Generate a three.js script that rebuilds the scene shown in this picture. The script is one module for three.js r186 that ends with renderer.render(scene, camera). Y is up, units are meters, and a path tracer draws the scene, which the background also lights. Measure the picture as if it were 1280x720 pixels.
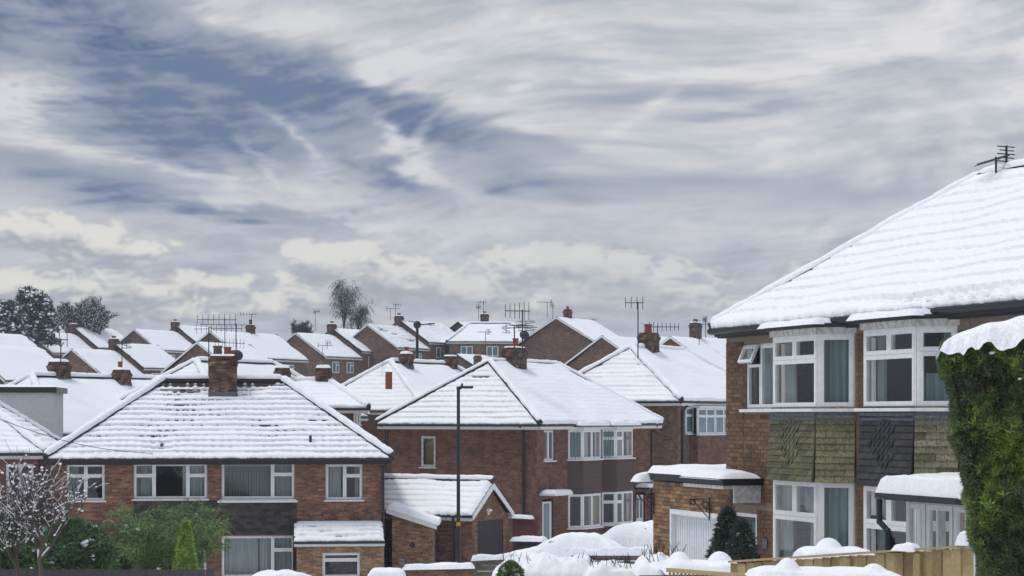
import * as THREE from 'three';
import { mergeGeometries } from 'three/addons/utils/BufferGeometryUtils.js';
import { createNoise2D, createNoise3D } from 'simplex-noise';

// ---------------------------------------------------------------- camera, sky, sun, exposure
const EYE = 7, FOCAL = 2500, HORIZON = 520;              // eye height in metres; focal length and horizon row of a 1280 x 720 frame
const scene = new THREE.Scene();
const camera = new THREE.PerspectiveCamera(2 * Math.atan(HORIZON / FOCAL) * 180 / Math.PI, 1280 / (2 * HORIZON), 0.5, 6000);
camera.position.set(0, EYE, 0);
camera.setViewOffset(1280, 2 * HORIZON, 0, 0, 1280, 720); // a shifted lens: the verticals stay upright
const renderer = new THREE.WebGLRenderer({ antialias: true });
renderer.toneMapping = THREE.LinearToneMapping;
renderer.toneMappingExposure = 1.2;
renderer.shadowMap.enabled = true;

function rng(seed) { let s = seed | 0; return () => { s = (s + 0x6d2b79f5) | 0; let t = Math.imul(s ^ (s >>> 15), 1 | s); t = (t + Math.imul(t ^ (t >>> 7), 61 | t)) ^ t; return ((t ^ (t >>> 14)) >>> 0) / 4294967296; }; }
const n2 = createNoise2D(rng(11)), n3 = createNoise3D(rng(12));
const clamp = (x, a = 0, b = 1) => Math.min(b, Math.max(a, x)), lerp = (a, b, t) => a + (b - a) * t;
const smooth = (a, b, x) => { const t = clamp((x - a) / (b - a)); return t * t * (3 - 2 * t); };
const fbm = (x, y, o = 4) => { let s = 0, a = 0.5; for (let i = 0; i < o; i++) { s += a * n2(x, y); x = x * 2.03 + 17.1; y = y * 2.03 - 9.7; a *= 0.5; } return s; };
const lin = (c) => { c /= 255; return c <= 0.04045 ? c / 12.92 : Math.pow((c + 0.055) / 1.055, 2.4); };

// The sky: streaked high cloud with blue showing through, and a bank of small cumulus low down. az and el are in degrees.
// Azimuth 0 looks along -z. In each list: az, el, half width, half height, turn (degrees), strength.
const BLUE = [
  [-10.8, 8.9, 2.6, 1.9, 0, 1.0], [-8.0, 9.5, 3.4, 1.0, -10, 1.15], [-5.2, 9.0, 2.6, 0.75, -18, 1.1], [-2.4, 8.3, 2.2, 0.5, -20, 0.85], [0.4, 7.9, 1.8, 0.35, -14, 0.4],
  [-14.6, 10.9, 3.0, 1.2, 6, 0.75], [-12.2, 11.4, 2.6, 0.6, -6, 0.55], [-7.8, 7.8, 1.8, 0.8, -16, 0.7], [-9.8, 7.5, 1.4, 0.5, 0, 0.55],
  [-12.0, 6.5, 3.6, 0.42, -9, 0.62], [-7.6, 5.8, 3.0, 0.26, -11, 0.5], [-3.9, 6.9, 1.5, 0.42, -20, 0.75], [0.3, 6.8, 1.8, 0.45, -4, 0.5], [2.8, 6.5, 2.2, 0.3, -2, 0.3],
  [3.2, 9.0, 1.9, 0.24, 6, 0.42], [5.8, 9.2, 2.2, 0.22, -3, 0.36], [6.4, 8.6, 2.6, 0.16, 3, 0.28], [3.0, 9.5, 3.6, 0.16, 2, 0.26], [5.6, 6.7, 3.0, 0.3, 2, 0.24], [10.0, 6.3, 3.2, 0.4, 3, 0.24], [1.6, 10.1, 2.6, 0.18, 0, 0.2], [10.6, 9.6, 3, 0.25, 4, 0.14],
];
const WISP = [
  [-3.35, 7.75, 1.7, 0.30, -38, 1.0], [-2.5, 8.25, 0.7, 0.16, 50, 0.7], [-13.6, 8.7, 2.0, 1.0, 4, 0.7], [-6.9, 11.3, 3.2, 0.5, -12, 0.7], [-6.4, 8.0, 1.5, 0.2, -42, 0.6], [-7.3, 7.4, 1.2, 0.16, -50, 0.5], [-3.72, 9.68, 0.34, 0.3, 0, 1.0],
  [3.6, 8.5, 1.5, 0.2, 32, 0.55], [8, 10.4, 5, 0.9, 4, 0.4], [12, 8.4, 4, 0.8, 4, 0.3], [0.45, 9.65, 0.3, 0.4, 0, 0.4], [-11.0, 7.25, 4.0, 0.24, -9, 0.7], [4, 11.2, 5, 0.5, 2, 0.4], [0.5, 8.6, 4, 0.3, -12, 0.45], [-2, 5.5, 6, 0.4, -3, 0.4],
];
const CUMULUS = [ // heaps of cumulus: az, el of the middle, half width, half height, strength
  [-13.4, 5.2, 2.3, 0.55, 1.25], [-10.9, 4.7, 1.6, 0.35, 0.9], [-11.6, 3.7, 1.8, 0.4, 0.95], [-14.4, 3.6, 1.4, 0.45, 0.9], [-5.9, 4.6, 0.8, 0.35, 1.0], [-4.4, 4.45, 1.5, 0.5, 1.2], [-2.6, 3.9, 1.4, 0.45, 0.9], [-5.4, 3.6, 1.6, 0.4, 0.8], [-8.8, 3.8, 1.2, 0.3, 0.7],
  [0.5, 4.5, 1.4, 0.5, 0.95], [2.4, 4.3, 1.7, 0.6, 1.0], [4.0, 3.7, 1.8, 0.6, 0.85], [-0.4, 3.4, 1.8, 0.4, 0.8], [1.6, 3.2, 1.6, 0.4, 0.7], [-7.5, 3.1, 2.2, 0.35, 0.6], [9.2, 4.2, 1.2, 0.4, 0.7], [6.4, 3.2, 2, 0.4, 0.6], [-11.5, 2.8, 3, 0.35, 0.6],
];
const spread = (list, az, el) => {
  let sum = 0;
  for (const [a, e, w, h, t, s] of list) {
    const dx0 = az - a, dy0 = el - e; if (Math.abs(dx0) > 3 * w + 3 * h || Math.abs(dy0) > 3 * w) continue;
    const c = Math.cos(t * 0.01745), n = Math.sin(t * 0.01745), p = (dx0 * c + dy0 * n) / w, q = (dy0 * c - dx0 * n) / h, r = p * p + q * q;
    if (r < 7) sum += s * Math.exp(-r) * (1 - r / 7);
  }
  return sum;
};
function heap(az, el) { // how thick the cumulus is
  let s = 0;
  if (Math.abs(az) < 18) for (const [a, e, w, h, k] of CUMULUS) { const p = (az - a) / w, q = (el - e) / h, r = p * p + q * q; if (r < 5) s += k * Math.exp(-r * 0.9); }
  if (Math.abs(az) > 15) { const c = Math.round(az / 3) * 3, f = smooth(15, 18, Math.abs(az)); for (const a of [c - 3, c, c + 3]) { const p = (az - a - 1.4 * n2(a, 7)) / 1.7, q = (el - 3.9 - 0.7 * n2(a * 0.3, 2)) / 0.5; s += f * (0.8 + 0.4 * n2(a * 0.7, 5)) * Math.exp(-p * p - q * q); } }
  s += 0.32 * Math.exp(-(((el - 3.5) / 0.9) ** 2)) * (0.8 + 0.5 * n2(az * 0.22, 8));
  if (s < 0.03) return 0;
  const w = 0.35 * n2(az * 0.8, el * 1.2 + 4), x = az + w, bil = 0.62 * n2(x * 0.62 + 50, el * 1.0) + 0.42 * (0.75 - Math.abs(n2(x * 1.15 + 9, el * 1.9)) * 1.5) + 0.28 * n2(x * 2.6, el * 3.6 + 3) + 0.16 * n2(x * 5.4, el * 7) + 0.08 * n2(x * 10, el * 13);
  return clamp(s * 0.95 + bil * 0.62 * Math.min(1, s * 1.6) - 0.2);
}
function skyColour(az, el, out) {
  // a slow warp bends the streaks
  const wx = 2.4 * n2(az * 0.05 + 3, el * 0.10), wy = 1.0 * n2(az * 0.06 - 8, el * 0.10 + 5), X = az + wx, Y = el + wy;
  const streak = fbm(X * 0.07 + Y * 0.05, Y * 0.42 - X * 0.035, 4), hair = fbm(X * 0.16 + Y * 0.26, Y * 1.7 - X * 0.16, 5), cross = fbm(X * 0.2 - Y * 0.35 + 31, Y * 0.6 + X * 0.2, 5);
  const fibre = n2(X * 0.5 + Y * 1.2 + 2 * cross, Y * 4.6 - X * 0.5 + 3 * streak) * 0.6 + 0.4 * n2(X * 0.9 + Y * 2 + 3 * cross, Y * 8.5 - X + 3 * streak);
  const view = smooth(22, 14, Math.hypot(az * 0.85, el - 6)), jx = 0.8 * streak + 0.35 * hair + 0.75 * cross, jy = 0.3 * streak + 0.2 * hair + 0.3 * cross;
  const out0 = (1 - view) * smooth(-0.12, 0.42, 0.9 * fbm(X * 0.035 + 40, Y * 0.10 + 9, 3) + 0.35 * streak + 0.2 * cross + 0.12);
  let blue = 1 - Math.exp(-1.25 * spread(BLUE, az + jx, el + jy));
  const wisp = clamp(spread(WISP, az + jx * 0.6, el + jy * 0.5));
  blue = clamp(Math.max(out0, blue) * (1 + 0.5 * cross + 0.6 * hair + 0.3 * fibre) - 0.72 * wisp * clamp(0.75 + 1.0 * cross + 1.0 * hair + 1.1 * fibre));
  const up = smooth(2, 12, el), high = smooth(13, 60, el);
  // veil of cloud: lavender grey where it is thin, pale where it is thick
  const k = clamp(0.55 + 0.6 * streak + 0.34 * hair + 0.42 * cross + 0.5 * wisp + 0.17 * fibre);
  const veil = [lerp(163, 209, k), lerp(170, 210, k), lerp(184, 215, k)];
  for (let i = 0; i < 3; i++) veil[i] += [8, 7, 6][i] * up * clamp(az / 12 + 0.3, -0.3, 1) + [5, 4, 1][i] * up;
  const deep = [92, 110, 142];
  let r = lerp(veil[0], deep[0], blue), g = lerp(veil[1], deep[1], blue), b = lerp(veil[2], deep[2], blue);
  // cumulus: cream where its tops catch the light, grey underneath
  if (el < 8 && el > 0) {
    const d0 = heap(az, el), d1 = heap(az - 0.12, el + 0.3), d2 = heap(az - 0.25, el + 0.7), lit = smooth(0.1, 0.6, d0) * clamp(0.3 + 1.1 * (d0 - d1) + 0.7 * (d0 - d2)), thick = smooth(0.08, 0.55, d0), soft = lerp(0.9, 0.65, smooth(-9, 2, az));
    r = lerp(r, lerp(166, 224, lit), thick * soft); g = lerp(g, lerp(171, 222, lit), thick * soft); b = lerp(b, lerp(180, 216, lit), thick * soft);
  }
  const low = 1 - smooth(0.3, 3.2, el);
  r = lerp(r, 165, low * 0.7); g = lerp(g, 171, low * 0.7); b = lerp(b, 184, low * 0.7);
  const gain = (1 + 1.1 * high) / 1.15;
  out[0] = lin(r) * gain; out[1] = lin(g) * gain; out[2] = lin(b) * gain;
}
{
  const W = 4096, H = 4096, data = new Float32Array(W * H * 4), c = [0, 0, 0];
  for (let row = 0; row < H; row++) {
    const el = ((row + 0.5) / H - 0.5) * 180, coarse = el > 22 ? (el > 50 ? 8 : 4) : 1;
    if (el < -0.2) { for (let i = row * W * 4; i < (row + 1) * W * 4; i += 4) { data[i] = 0.5; data[i + 1] = 0.52; data[i + 2] = 0.55; data[i + 3] = 1; } continue; }
    for (let col = 0; col < W; col++) {
      const o = (row * W + col) * 4;
      if (coarse > 1 ? col % coarse : (col & 1) && (col < 700 || col > 1350)) { data[o] = data[o - 4]; data[o + 1] = data[o - 3]; data[o + 2] = data[o - 2]; data[o + 3] = 1; continue; }
      let az = ((col + 0.5) / W) * 360 - 180 + 90; if (az > 180) az -= 360;         // az 0 looks along -z
      skyColour(az, el, c);
      data[o] = c[0]; data[o + 1] = c[1]; data[o + 2] = c[2]; data[o + 3] = 1;
    }
  }
  const sky = new THREE.DataTexture(data, W, H, THREE.RGBAFormat, THREE.FloatType);
  sky.mapping = THREE.EquirectangularReflectionMapping; sky.magFilter = sky.minFilter = THREE.LinearFilter; sky.colorSpace = THREE.LinearSRGBColorSpace; sky.needsUpdate = true;
  scene.background = sky; scene.environment = sky;
}
const sun = new THREE.DirectionalLight(new THREE.Color().setRGB(1, 0.96, 0.9), 1.3);
sun.name = 'sun'; sun.position.set(-42, 95, 4); sun.target.position.set(0, 0, -90); sun.position.add(sun.target.position);
sun.castShadow = true; sun.shadow.radius = 24;
Object.assign(sun.shadow.camera, { left: -160, right: 160, top: 160, bottom: -160, near: 1, far: 500 });
scene.add(sun, sun.target);
scene.fog = new THREE.FogExp2(new THREE.Color(0xc4ccd8), 0.00055);

// ---------------------------------------------------------------- helpers
const V = (x, y, z) => new THREE.Vector3(x, y, z), R = Math.PI / 180;
const at = (px, py, d) => V((px - 640) * d / FOCAL, EYE + (HORIZON - py) * d / FOCAL, -d);   // a measured point of the place at distance d
const flat = (g) => { const r = g.index ? g.toNonIndexed() : g; for (const k of Object.keys(r.attributes)) if (!['position', 'normal', 'uv'].includes(k)) r.deleteAttribute(k); return r; };
const join = (list) => (list.length === 1 ? list[0] : mergeGeometries(list.map(flat), false));
function box(w, h, d, x = 0, y = 0, z = 0) { // texture coordinates in metres
  const g = new THREE.BoxGeometry(w, h, d), u = g.attributes.uv; for (let i = 0; i < 24; i++) { const f = i >> 2; u.setXY(i, u.getX(i) * (f < 2 ? d : w) + x, u.getY(i) * (f === 2 || f === 3 ? d : h) + y); }
  return g.translate(x, y, z);
}
function rod(a, b, r, r2 = r, seg = 6, cap = false) {
  const len = a.distanceTo(b), g = new THREE.CylinderGeometry(r2, r, len, seg, 1, !cap).translate(0, len / 2, 0);
  return g.applyQuaternion(new THREE.Quaternion().setFromUnitVectors(V(0, 1, 0), b.clone().sub(a).normalize())).translate(a.x, a.y, a.z);
}
const used = {};
const numbered = (n) => { const k = used[n] = (used[n] ?? -1) + 1; return k ? n + '_' + String(k).padStart(3, '0') : n; };
function mesh(name, geo, mat, parent) {
  const m = new THREE.Mesh(geo, mat); m.name = parent === scene ? numbered(name) : name; m.castShadow = m.receiveShadow = true; parent.add(m); return m;
}
function thing(name, label, category, pos = V(0, 0, 0), turn = 0, group) {
  const o = new THREE.Group(); o.name = numbered(name); o.position.copy(pos); o.rotation.y = turn; o.userData = { label, category };
  if (group) o.userData.group = group;
  scene.add(o); o.updateMatrixWorld(); return o;
}
function structure(name, geo, mat) { const m = mesh(name, geo, mat, scene); m.userData.kind = 'structure'; return m; }
// where the sight line through a measured point meets a vertical plane of a turned thing, in the thing's own axes
function onPlane(o, px, py, z = 0, axis = 'z') {
  const inv = o.matrixWorld.clone().invert(), a = V(0, EYE, 0).applyMatrix4(inv), b = at(px, py, 50).applyMatrix4(inv), t = (z - a[axis]) / (b[axis] - a[axis]);
  return a.lerp(b, t);
}

// ---------------------------------------------------------------- materials
function dataTex(w, h, fn, srgb, repX = 1, repY = 1) {
  const d = new Uint8Array(w * h * 4);
  for (let y = 0; y < h; y++) for (let x = 0; x < w; x++) { const c = fn(x, y), o = (y * w + x) * 4; d[o] = clamp(c[0], 0, 255); d[o + 1] = clamp(c[1], 0, 255); d[o + 2] = clamp(c[2], 0, 255); d[o + 3] = 255; }
  const t = new THREE.DataTexture(d, w, h); t.wrapS = t.wrapT = THREE.RepeatWrapping; t.magFilter = t.minFilter = THREE.LinearFilter; t.repeat.set(repX, repY);
  if (srgb) t.colorSpace = THREE.SRGBColorSpace; t.needsUpdate = true; return t;
}
const hex = (h) => [(h >> 16) & 255, (h >> 8) & 255, h & 255];
const std = (c, rough = 0.8, o = {}) => new THREE.MeshStandardMaterial({ color: c, roughness: rough, ...o });
function brickMat(seed, palette, mortar, stain = 0.13) {
  const N = 1024, nc = 16, nr = 48, rnd = rng(seed), tint = [];
  for (let i = 0; i < nc * nr; i++) { const p = hex(palette[Math.floor(rnd() * palette.length)]), k = 0.92 + 0.16 * rnd(); tint.push(p.map((c) => c * k)); }
  const m = hex(mortar), where = (x, y) => { const r = Math.floor(y / N * nr), fy = y / N * nr - r, cx = x / N * nc + (r % 2) * 0.5, c = Math.floor(cx) % nc, fx = cx - Math.floor(cx); return [r * nc + c, fx, fy]; };
  const edge = (fx, fy) => Math.min(smooth(0.02, 0.05, fx) * smooth(0.98, 0.95, fx), smooth(0.05, 0.15, fy) * smooth(0.95, 0.85, fy));
  const grain = rng(seed + 5);
  const Q = 128, low = [0.9, 5].map((f) => Float32Array.from({ length: Q * Q }, (_, i) => { const a = (i % Q) / Q * 6.2832, b = Math.floor(i / Q) / Q * 6.2832; return n3(Math.cos(a) * f, Math.sin(a) * f + Math.cos(b) * f, Math.sin(b) * f + seed); }));
  const tile = (x, y, k) => { const u = x / N * Q, v = y / N * Q, i = Math.floor(u), j = Math.floor(v), a = u - i, b = v - j, p = low[k], c = (m, n) => p[((j + n) % Q) * Q + (i + m) % Q]; return lerp(lerp(c(0, 0), c(1, 0), a), lerp(c(0, 1), c(1, 1), a), b); };
  const map = dataTex(N, N, (x, y) => { const [i, fx, fy] = where(x, y), e = edge(fx, fy), g = 0.9 + 0.2 * grain(), s = 1 + stain * tile(x, y, 0) + 0.12 * tile(x, y, 1); return [0, 1, 2].map((k) => lerp(m[k], tint[i][k], e) * g * s); }, true, 1 / 3.6, 1 / 3.6);
  const bump = dataTex(N, N, (x, y) => { const [, fx, fy] = where(x, y), v = 60 + 170 * edge(fx, fy) + 25 * grain(); return [v, v, v]; }, false, 1 / 3.6, 1 / 3.6);
  return new THREE.MeshStandardMaterial({ map, bumpMap: bump, bumpScale: 0.008, roughness: 0.9 });
}
const BUMPS = {};
function mottled(seed, a, b, freq, rough = 0.85, bumpScale = 0, size = 256, metres = 1, sx = 1) {
  const A = hex(a), B = hex(b), g = rng(seed), f = (x, y) => { const u = x / size * 6.2832, v = y / size * 6.2832; return 0.5 + 0.6 * n3(Math.cos(u) * freq * sx, Math.sin(u) * freq * sx + Math.cos(v) * freq, Math.sin(v) * freq + seed) + 0.3 * n3(Math.cos(u) * freq * 3 * sx + 7, Math.sin(u) * freq * 3 * sx + Math.cos(v) * freq * 3, Math.sin(v) * freq * 3 + seed); };
  const map = dataTex(size, size, (x, y) => { const t = clamp(f(x, y)), k = 0.92 + 0.16 * g(); return [0, 1, 2].map((c) => lerp(A[c], B[c], t) * k); }, true, 1 / metres, 1 / metres);
  const o = { map, roughness: rough };
  const key = [freq, size, metres, sx].join();
  if (bumpScale) { o.bumpMap = BUMPS[key] ??= dataTex(size, size, (x, y) => { const v = 255 * clamp(0.5 * f(x, y) + 0.5 * g()); return [v, v, v]; }, false, 1 / metres, 1 / metres); o.bumpScale = bumpScale; }
  return new THREE.MeshStandardMaterial(o);
}
const M = {
  brickOrange: brickMat(1, [0x7d533e, 0x724a36, 0x845a44, 0x68432f, 0x8b6249, 0x613d2c], 0x756659),
  brickRed: brickMat(2, [0x6e4736, 0x644030, 0x754e3d, 0x5c3a2c, 0x6b4838], 0x68584d),
  brickBrown: brickMat(3, [0x6e5343, 0x64493a, 0x785d4b, 0x5a4233, 0x6a4e3d], 0x71655a, 0.08),
  brickBuff: brickMat(4, [0x94714f, 0x846446, 0xa07d5a, 0x775a40], 0x877a6b),
  mortar: mottled(20, 0x6f6355, 0x857768, 3, 0.95, 0.004),
  snow: null,
  tileDark: mottled(21, 0x2b2826, 0x3d3835, 3, 0.75, 0.003, 256, 1.5),
  slateGrey: mottled(22, 0x3d3c3d, 0x4c4a4a, 3, 0.75, 0.003),
  white: mottled(23, 0xd9d9d6, 0xe4e4e2, 1.2, 0.4), whiteDull: mottled(24, 0xa9a7a0, 0xd2d0ca, 1.5, 0.6, 0.002),
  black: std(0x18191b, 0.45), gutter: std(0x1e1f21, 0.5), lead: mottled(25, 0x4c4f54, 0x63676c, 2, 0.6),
  iron: std(0x141414, 0.6), inside: std(0x8b8782, 0.95), insideDark: std(0x4e4a47, 0.95),
  curtain: new THREE.MeshPhysicalMaterial({ color: 0xbcc4c4, roughness: 0.95, transmission: 0.35, thickness: 0 }),
  curtainTeal: new THREE.MeshPhysicalMaterial({ color: 0x8fa5a8, roughness: 0.95, transmission: 0.35, thickness: 0 }),
  curtainCream: new THREE.MeshPhysicalMaterial({ color: 0xa89468, roughness: 0.95, transmission: 0.35, thickness: 0 }),
  blind: std(0x7d8079, 0.8),
  glass: new THREE.MeshPhysicalMaterial({ color: 0xf2f6f5, roughness: 0.02, transmission: 1, thickness: 0, ior: 1.52 }),
  farGlass: std(0x5f757c, 0.08), farGlassDark: std(0x2a3034, 0.08),
  pot: mottled(26, 0x7c3a26, 0x94503a, 2, 0.8), potGrey: mottled(27, 0x4a4340, 0x5c5450, 2, 0.85),
  wood: null, woodGrey: mottled(29, 0x5c554c, 0x786f63, 2, 0.85, 0.004, 256, 1, 0.2), woodRed: mottled(30, 0x54262a, 0x652f31, 2, 0.7, 0.003),
  aerial: std(0x3a3c40, 0.5, { metalness: 0.5 }),
  bark: mottled(31, 0x54483f, 0x6f6257, 3, 0.9, 0.01), barkDark: mottled(32, 0x332d2b, 0x453e3a, 3, 0.9, 0.01),
  render: mottled(33, 0xbdbfbe, 0xcccecc, 1.4, 0.85, 0.002), chimneyOld: brickMat(7, [0x5d4133, 0x51382c, 0x69493a, 0x433028], 0x4c4239, 0.6), chimneyFar: brickMat(8, [0x5d4538, 0x523b30, 0x674d40, 0x46332b], 0x50463d, 0.5),  // chimney bricks: the second is a slightly greyer copy for stacks farther back
  garageDoor: mottled(34, 0xd0d4d6, 0xdadddf, 1, 0.45), soil: mottled(35, 0x4b4036, 0x5b4e41, 2, 0.95),
};
M.snow = (() => { const m = mottled(28, 0xecedee, 0xf4f4f4, 2.5, 0.95, 0.004, 512, 1.6); return m; })();
M.wood = ['0xad976a', '0xa18b60', '0xb9a377', '0x978158'].map((c, i) => mottled(40 + i, Number(c), Number(c) - 0x1c1a14, 3, 0.8, 0.003, 256, 0.6, 4));

// ---------------------------------------------------------------- snow and roofs
// One roof slope: a, b eaves corners; c, d upper corners (above a and b). hf(u, v, uL, uR, V, row) gives [height along the normal, shift down the slope].
function slopeGeo(a, b, c, d, nu, rows, hf) {
  const U = b.clone().sub(a).normalize(), N = U.clone().cross(c.clone().sub(a)).normalize(); if (N.y < 0) N.negate();
  const D = N.clone().cross(U); if (D.y < 0) D.negate();
  const len = c.clone().sub(a).dot(D), pos = [], uv = [], idx = [];
  rows.forEach((v, j) => {
    const t = v / len, A = a.clone().lerp(c, t), B = b.clone().lerp(d, t), uL = A.clone().sub(a).dot(U), uR = B.clone().sub(a).dot(U);
    for (let i = 0; i <= nu; i++) {
      const p = A.clone().lerp(B, i / nu), u = lerp(uL, uR, i / nu), [h, sh] = hf(u, v, uL, uR, len, j);
      p.addScaledVector(N, h).addScaledVector(D, -sh); pos.push(p.x, p.y, p.z); uv.push(u, v);
      if (i < nu && j < rows.length - 1) { const k = j * (nu + 1) + i, q = k + nu + 1; idx.push(k, k + 1, q, k + 1, q + 1, q); }
    }
  });
  const g = new THREE.BufferGeometry(); g.setAttribute('position', new THREE.Float32BufferAttribute(pos, 3)); g.setAttribute('uv', new THREE.Float32BufferAttribute(uv, 2)); g.setIndex(idx);
  // wind the faces so that they look up
  const x = V().fromArray(pos, 0), y = V().fromArray(pos, 3), z = V().fromArray(pos, (nu + 1) * 3); if (y.sub(x).cross(z.sub(x)).dot(N) < 0) for (let i = 0; i < idx.length; i += 3) { const t = idx[i]; idx[i] = idx[i + 1]; idx[i + 1] = t; } g.setIndex(idx);
  g.computeVertexNormals(); return g;
}
const slopeLen = (a, b, c) => { const U = b.clone().sub(a).normalize(), w = c.clone().sub(a); return w.addScaledVector(U, -w.dot(U)).length(); };
const GAUGE = 0.32;
const tileStep = (v, A) => { const f = v / GAUGE - Math.floor(v / GAUGE); return A * (1 - f) - 0.5 * A; };
const steps = (len, dv) => { const n = Math.max(2, Math.ceil(len / dv)); return Array.from({ length: n + 1 }, (_, i) => i * len / n); };
// o: T thickness, A course relief, gap how far the snow thins under each course, bare [[u, v, ru, rv, depth]], seed, lip
function snowHeights(o) {
  const { T = 0.12, A = 0.04, gap = 0.04, bare = [], seed = 0, lip = 0.07, side = 0.2, rough = 0.6, scal = 0.02, groove = 0 } = o;
  return (u, v, uL, uR, len, j) => {
    const edge = Math.min(smooth(-0.01, side, u - uL), smooth(-0.01, side, uR - u)), jag = 0.7 + 0.35 * n2(u * 2.1 + seed, seed) + 0.4 * n2(u * 11 + seed, 3 + seed);
    if (j === 0) return [-0.03, 0];
    if (j === 1) return [0.0, lip * 0.8 * jag * edge];
    if (j === 2) return [T * 0.45 * edge, lip * 1.0 * jag * edge];
    if (j === 3) return [T * 0.85 * edge, lip * 0.6 * jag * edge];
    const c = v / GAUGE, row = Math.floor(c), f = c - row, wob = 0.07 * n2(u * 1.1 + seed, row * 3.7);
    const calm = smooth(0, 0.3, Math.min(u - uL, uR - u)), ff = clamp(f + wob * 0.5 + scal * Math.sin(u * 6.2832 / 0.3) * smooth(0.6, 0.9, f)), saw = A * ((1 - ff) - 0.5) * (1 - smooth(0.9, 1, ff)) + A * 0.5 * smooth(0.9, 1, ff);
    let t = T * (0.86 + 0.3 * n2(u * 0.35 + seed, v * 0.4)) + rough * (0.016 * n2(u * 1.7 + seed, v * 1.9) + 0.003 * n2(u * 6 + seed, v * 7));
    t -= gap * smooth(0.55, 0.95, ff) * clamp(0.55 + 0.9 * n2(u * 0.55 + seed, row * 5.3) + 0.5 * n2(u * 3.3 + seed, row * 1.9) + 0.25 * Math.sin(u * 6.2832 / 0.3));
    if (groove) { const q = (ff - 0.93) / 0.055; t -= groove * Math.exp(-q * q) * clamp(0.75 + 0.5 * n2(u * 0.4 + seed, row * 3.1) + 0.35 * n2(u * 2.7, row * 7.7 + seed)) * calm; }
    for (const [bu, bv, ru, rv, dp] of bare) { const p = (u - bu) / ru, q = (v - bv) / rv, r = p * p + q * q; if (r < 4) t -= dp * Math.exp(-r) * clamp(0.75 + 0.5 * n2(u * 1.5, row * 2.2) + 0.5 * (f - 0.3) + 0.35 * Math.sin(u * 6.2832 / 0.3)); }
    t *= edge * smooth(-0.02, 0.06, len - v);
    return [t < 0.006 ? tileStep(v, A) - 0.03 : saw * calm + t, 0];
  };
}
const snowRows = (len, dv) => [0, 0, 0, 0.015, 0.05, ...steps(len - 0.1, dv).slice(1).map((v) => v + 0.1)];
// snow lying along a ridge or hip
function ridgeSnowGeo(a, b, w, h, seed, step = 0.12) {
  const len = a.distanceTo(b), n = Math.max(2, Math.ceil(len / step)), dir = b.clone().sub(a).normalize(), S = dir.clone().cross(V(0, 1, 0)).normalize(), UP = S.clone().cross(dir).normalize(), pos = [], idx = [], uv = [], K = 9;
  for (let i = 0; i <= n; i++) {
    const t = i / n, p = a.clone().lerp(b, t), e = Math.sqrt(clamp(Math.min(t * len, (1 - t) * len) / 0.1 + 0.35, 0, 1)), k = 1 + 0.16 * n2(i * step * 1.2 + seed, seed) + 0.06 * n2(i * step * 4 + seed, 2), l = 0.12 * n2(i * step * 1.2, seed + 4);
    for (let q = 0; q <= K; q++) {
      const A = Math.PI * (q / K) * 1.16 - 0.25, r = 1 + 0.06 * n3(i * step * 3, q * 0.6, seed);
      const o = p.clone().addScaledVector(S, (Math.cos(A) * 0.5 + l * 0.5) * w * k * e * r).addScaledVector(UP, Math.sin(A) * h * k * e * r);
      pos.push(o.x, o.y, o.z); uv.push(t * len, q / K * w * 1.5);
      if (i < n && q < K) { const m = i * (K + 1) + q, s = m + K + 1; idx.push(m, m + 1, s, m + 1, s + 1, s); }
    }
  }
  const g = new THREE.BufferGeometry(); g.setAttribute('position', new THREE.Float32BufferAttribute(pos, 3)); g.setAttribute('uv', new THREE.Float32BufferAttribute(uv, 2)); g.setIndex(idx); g.computeVertexNormals();
  return g;
}
// a soft snow cushion on a rectangle w x d, centred, bottom at y = 0
function cushionGeo(w, d, h, seed, o = {}) {
  const { nx = Math.max(8, Math.ceil(w / 0.06)), nz = Math.max(8, Math.ceil(d / 0.06)), round = 0.16, bumps = [], over = 0.03, slope = 0, wave = 0.12 } = o, pos = [], uv = [], idx = [];
  const ax = []; for (let i = 0; i <= nx; i++) { const t = i / nx; ax.push(t); }
  for (let j = 0; j <= nz; j++) for (let i = 0; i <= nx; i++) {
    const x = (ax[i] - 0.5) * (w + 2 * over), z = (j / nz - 0.5) * (d + 2 * over), ex = w / 2 + over - Math.abs(x), ez = d / 2 + over - Math.abs(z);
    const r = Math.min(round, w / 2, d / 2), f = (q) => { const t = clamp(q / r); return Math.sqrt(t * (2 - t)); };
    let y = h * f(ex) * f(ez) * (1 + wave * n2(x * 0.9 + seed, z * 0.9) + wave * 0.4 * n2(x * 3 + seed, z * 3));
    for (const [bx, bz, br, bh] of bumps) { const q = ((x - bx) ** 2 + (z - bz) ** 2) / (br * br); if (q < 1) y = Math.max(y, bh * Math.sqrt(1 - q)) + 0.02 * bh * (1 - q); }
    if (i === 0 || j === 0 || i === nx || j === nz) y = -0.02;
    pos.push(x, y + slope * x, z); uv.push(x, z);
    if (i < nx && j < nz) { const k = j * (nx + 1) + i, q = k + nx + 1; idx.push(k, q, k + 1, k + 1, q, q + 1); }
  }
  const g = new THREE.BufferGeometry(); g.setAttribute('position', new THREE.Float32BufferAttribute(pos, 3)); g.setAttribute('uv', new THREE.Float32BufferAttribute(uv, 2)); g.setIndex(idx); g.computeVertexNormals(); return g;
}
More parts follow.
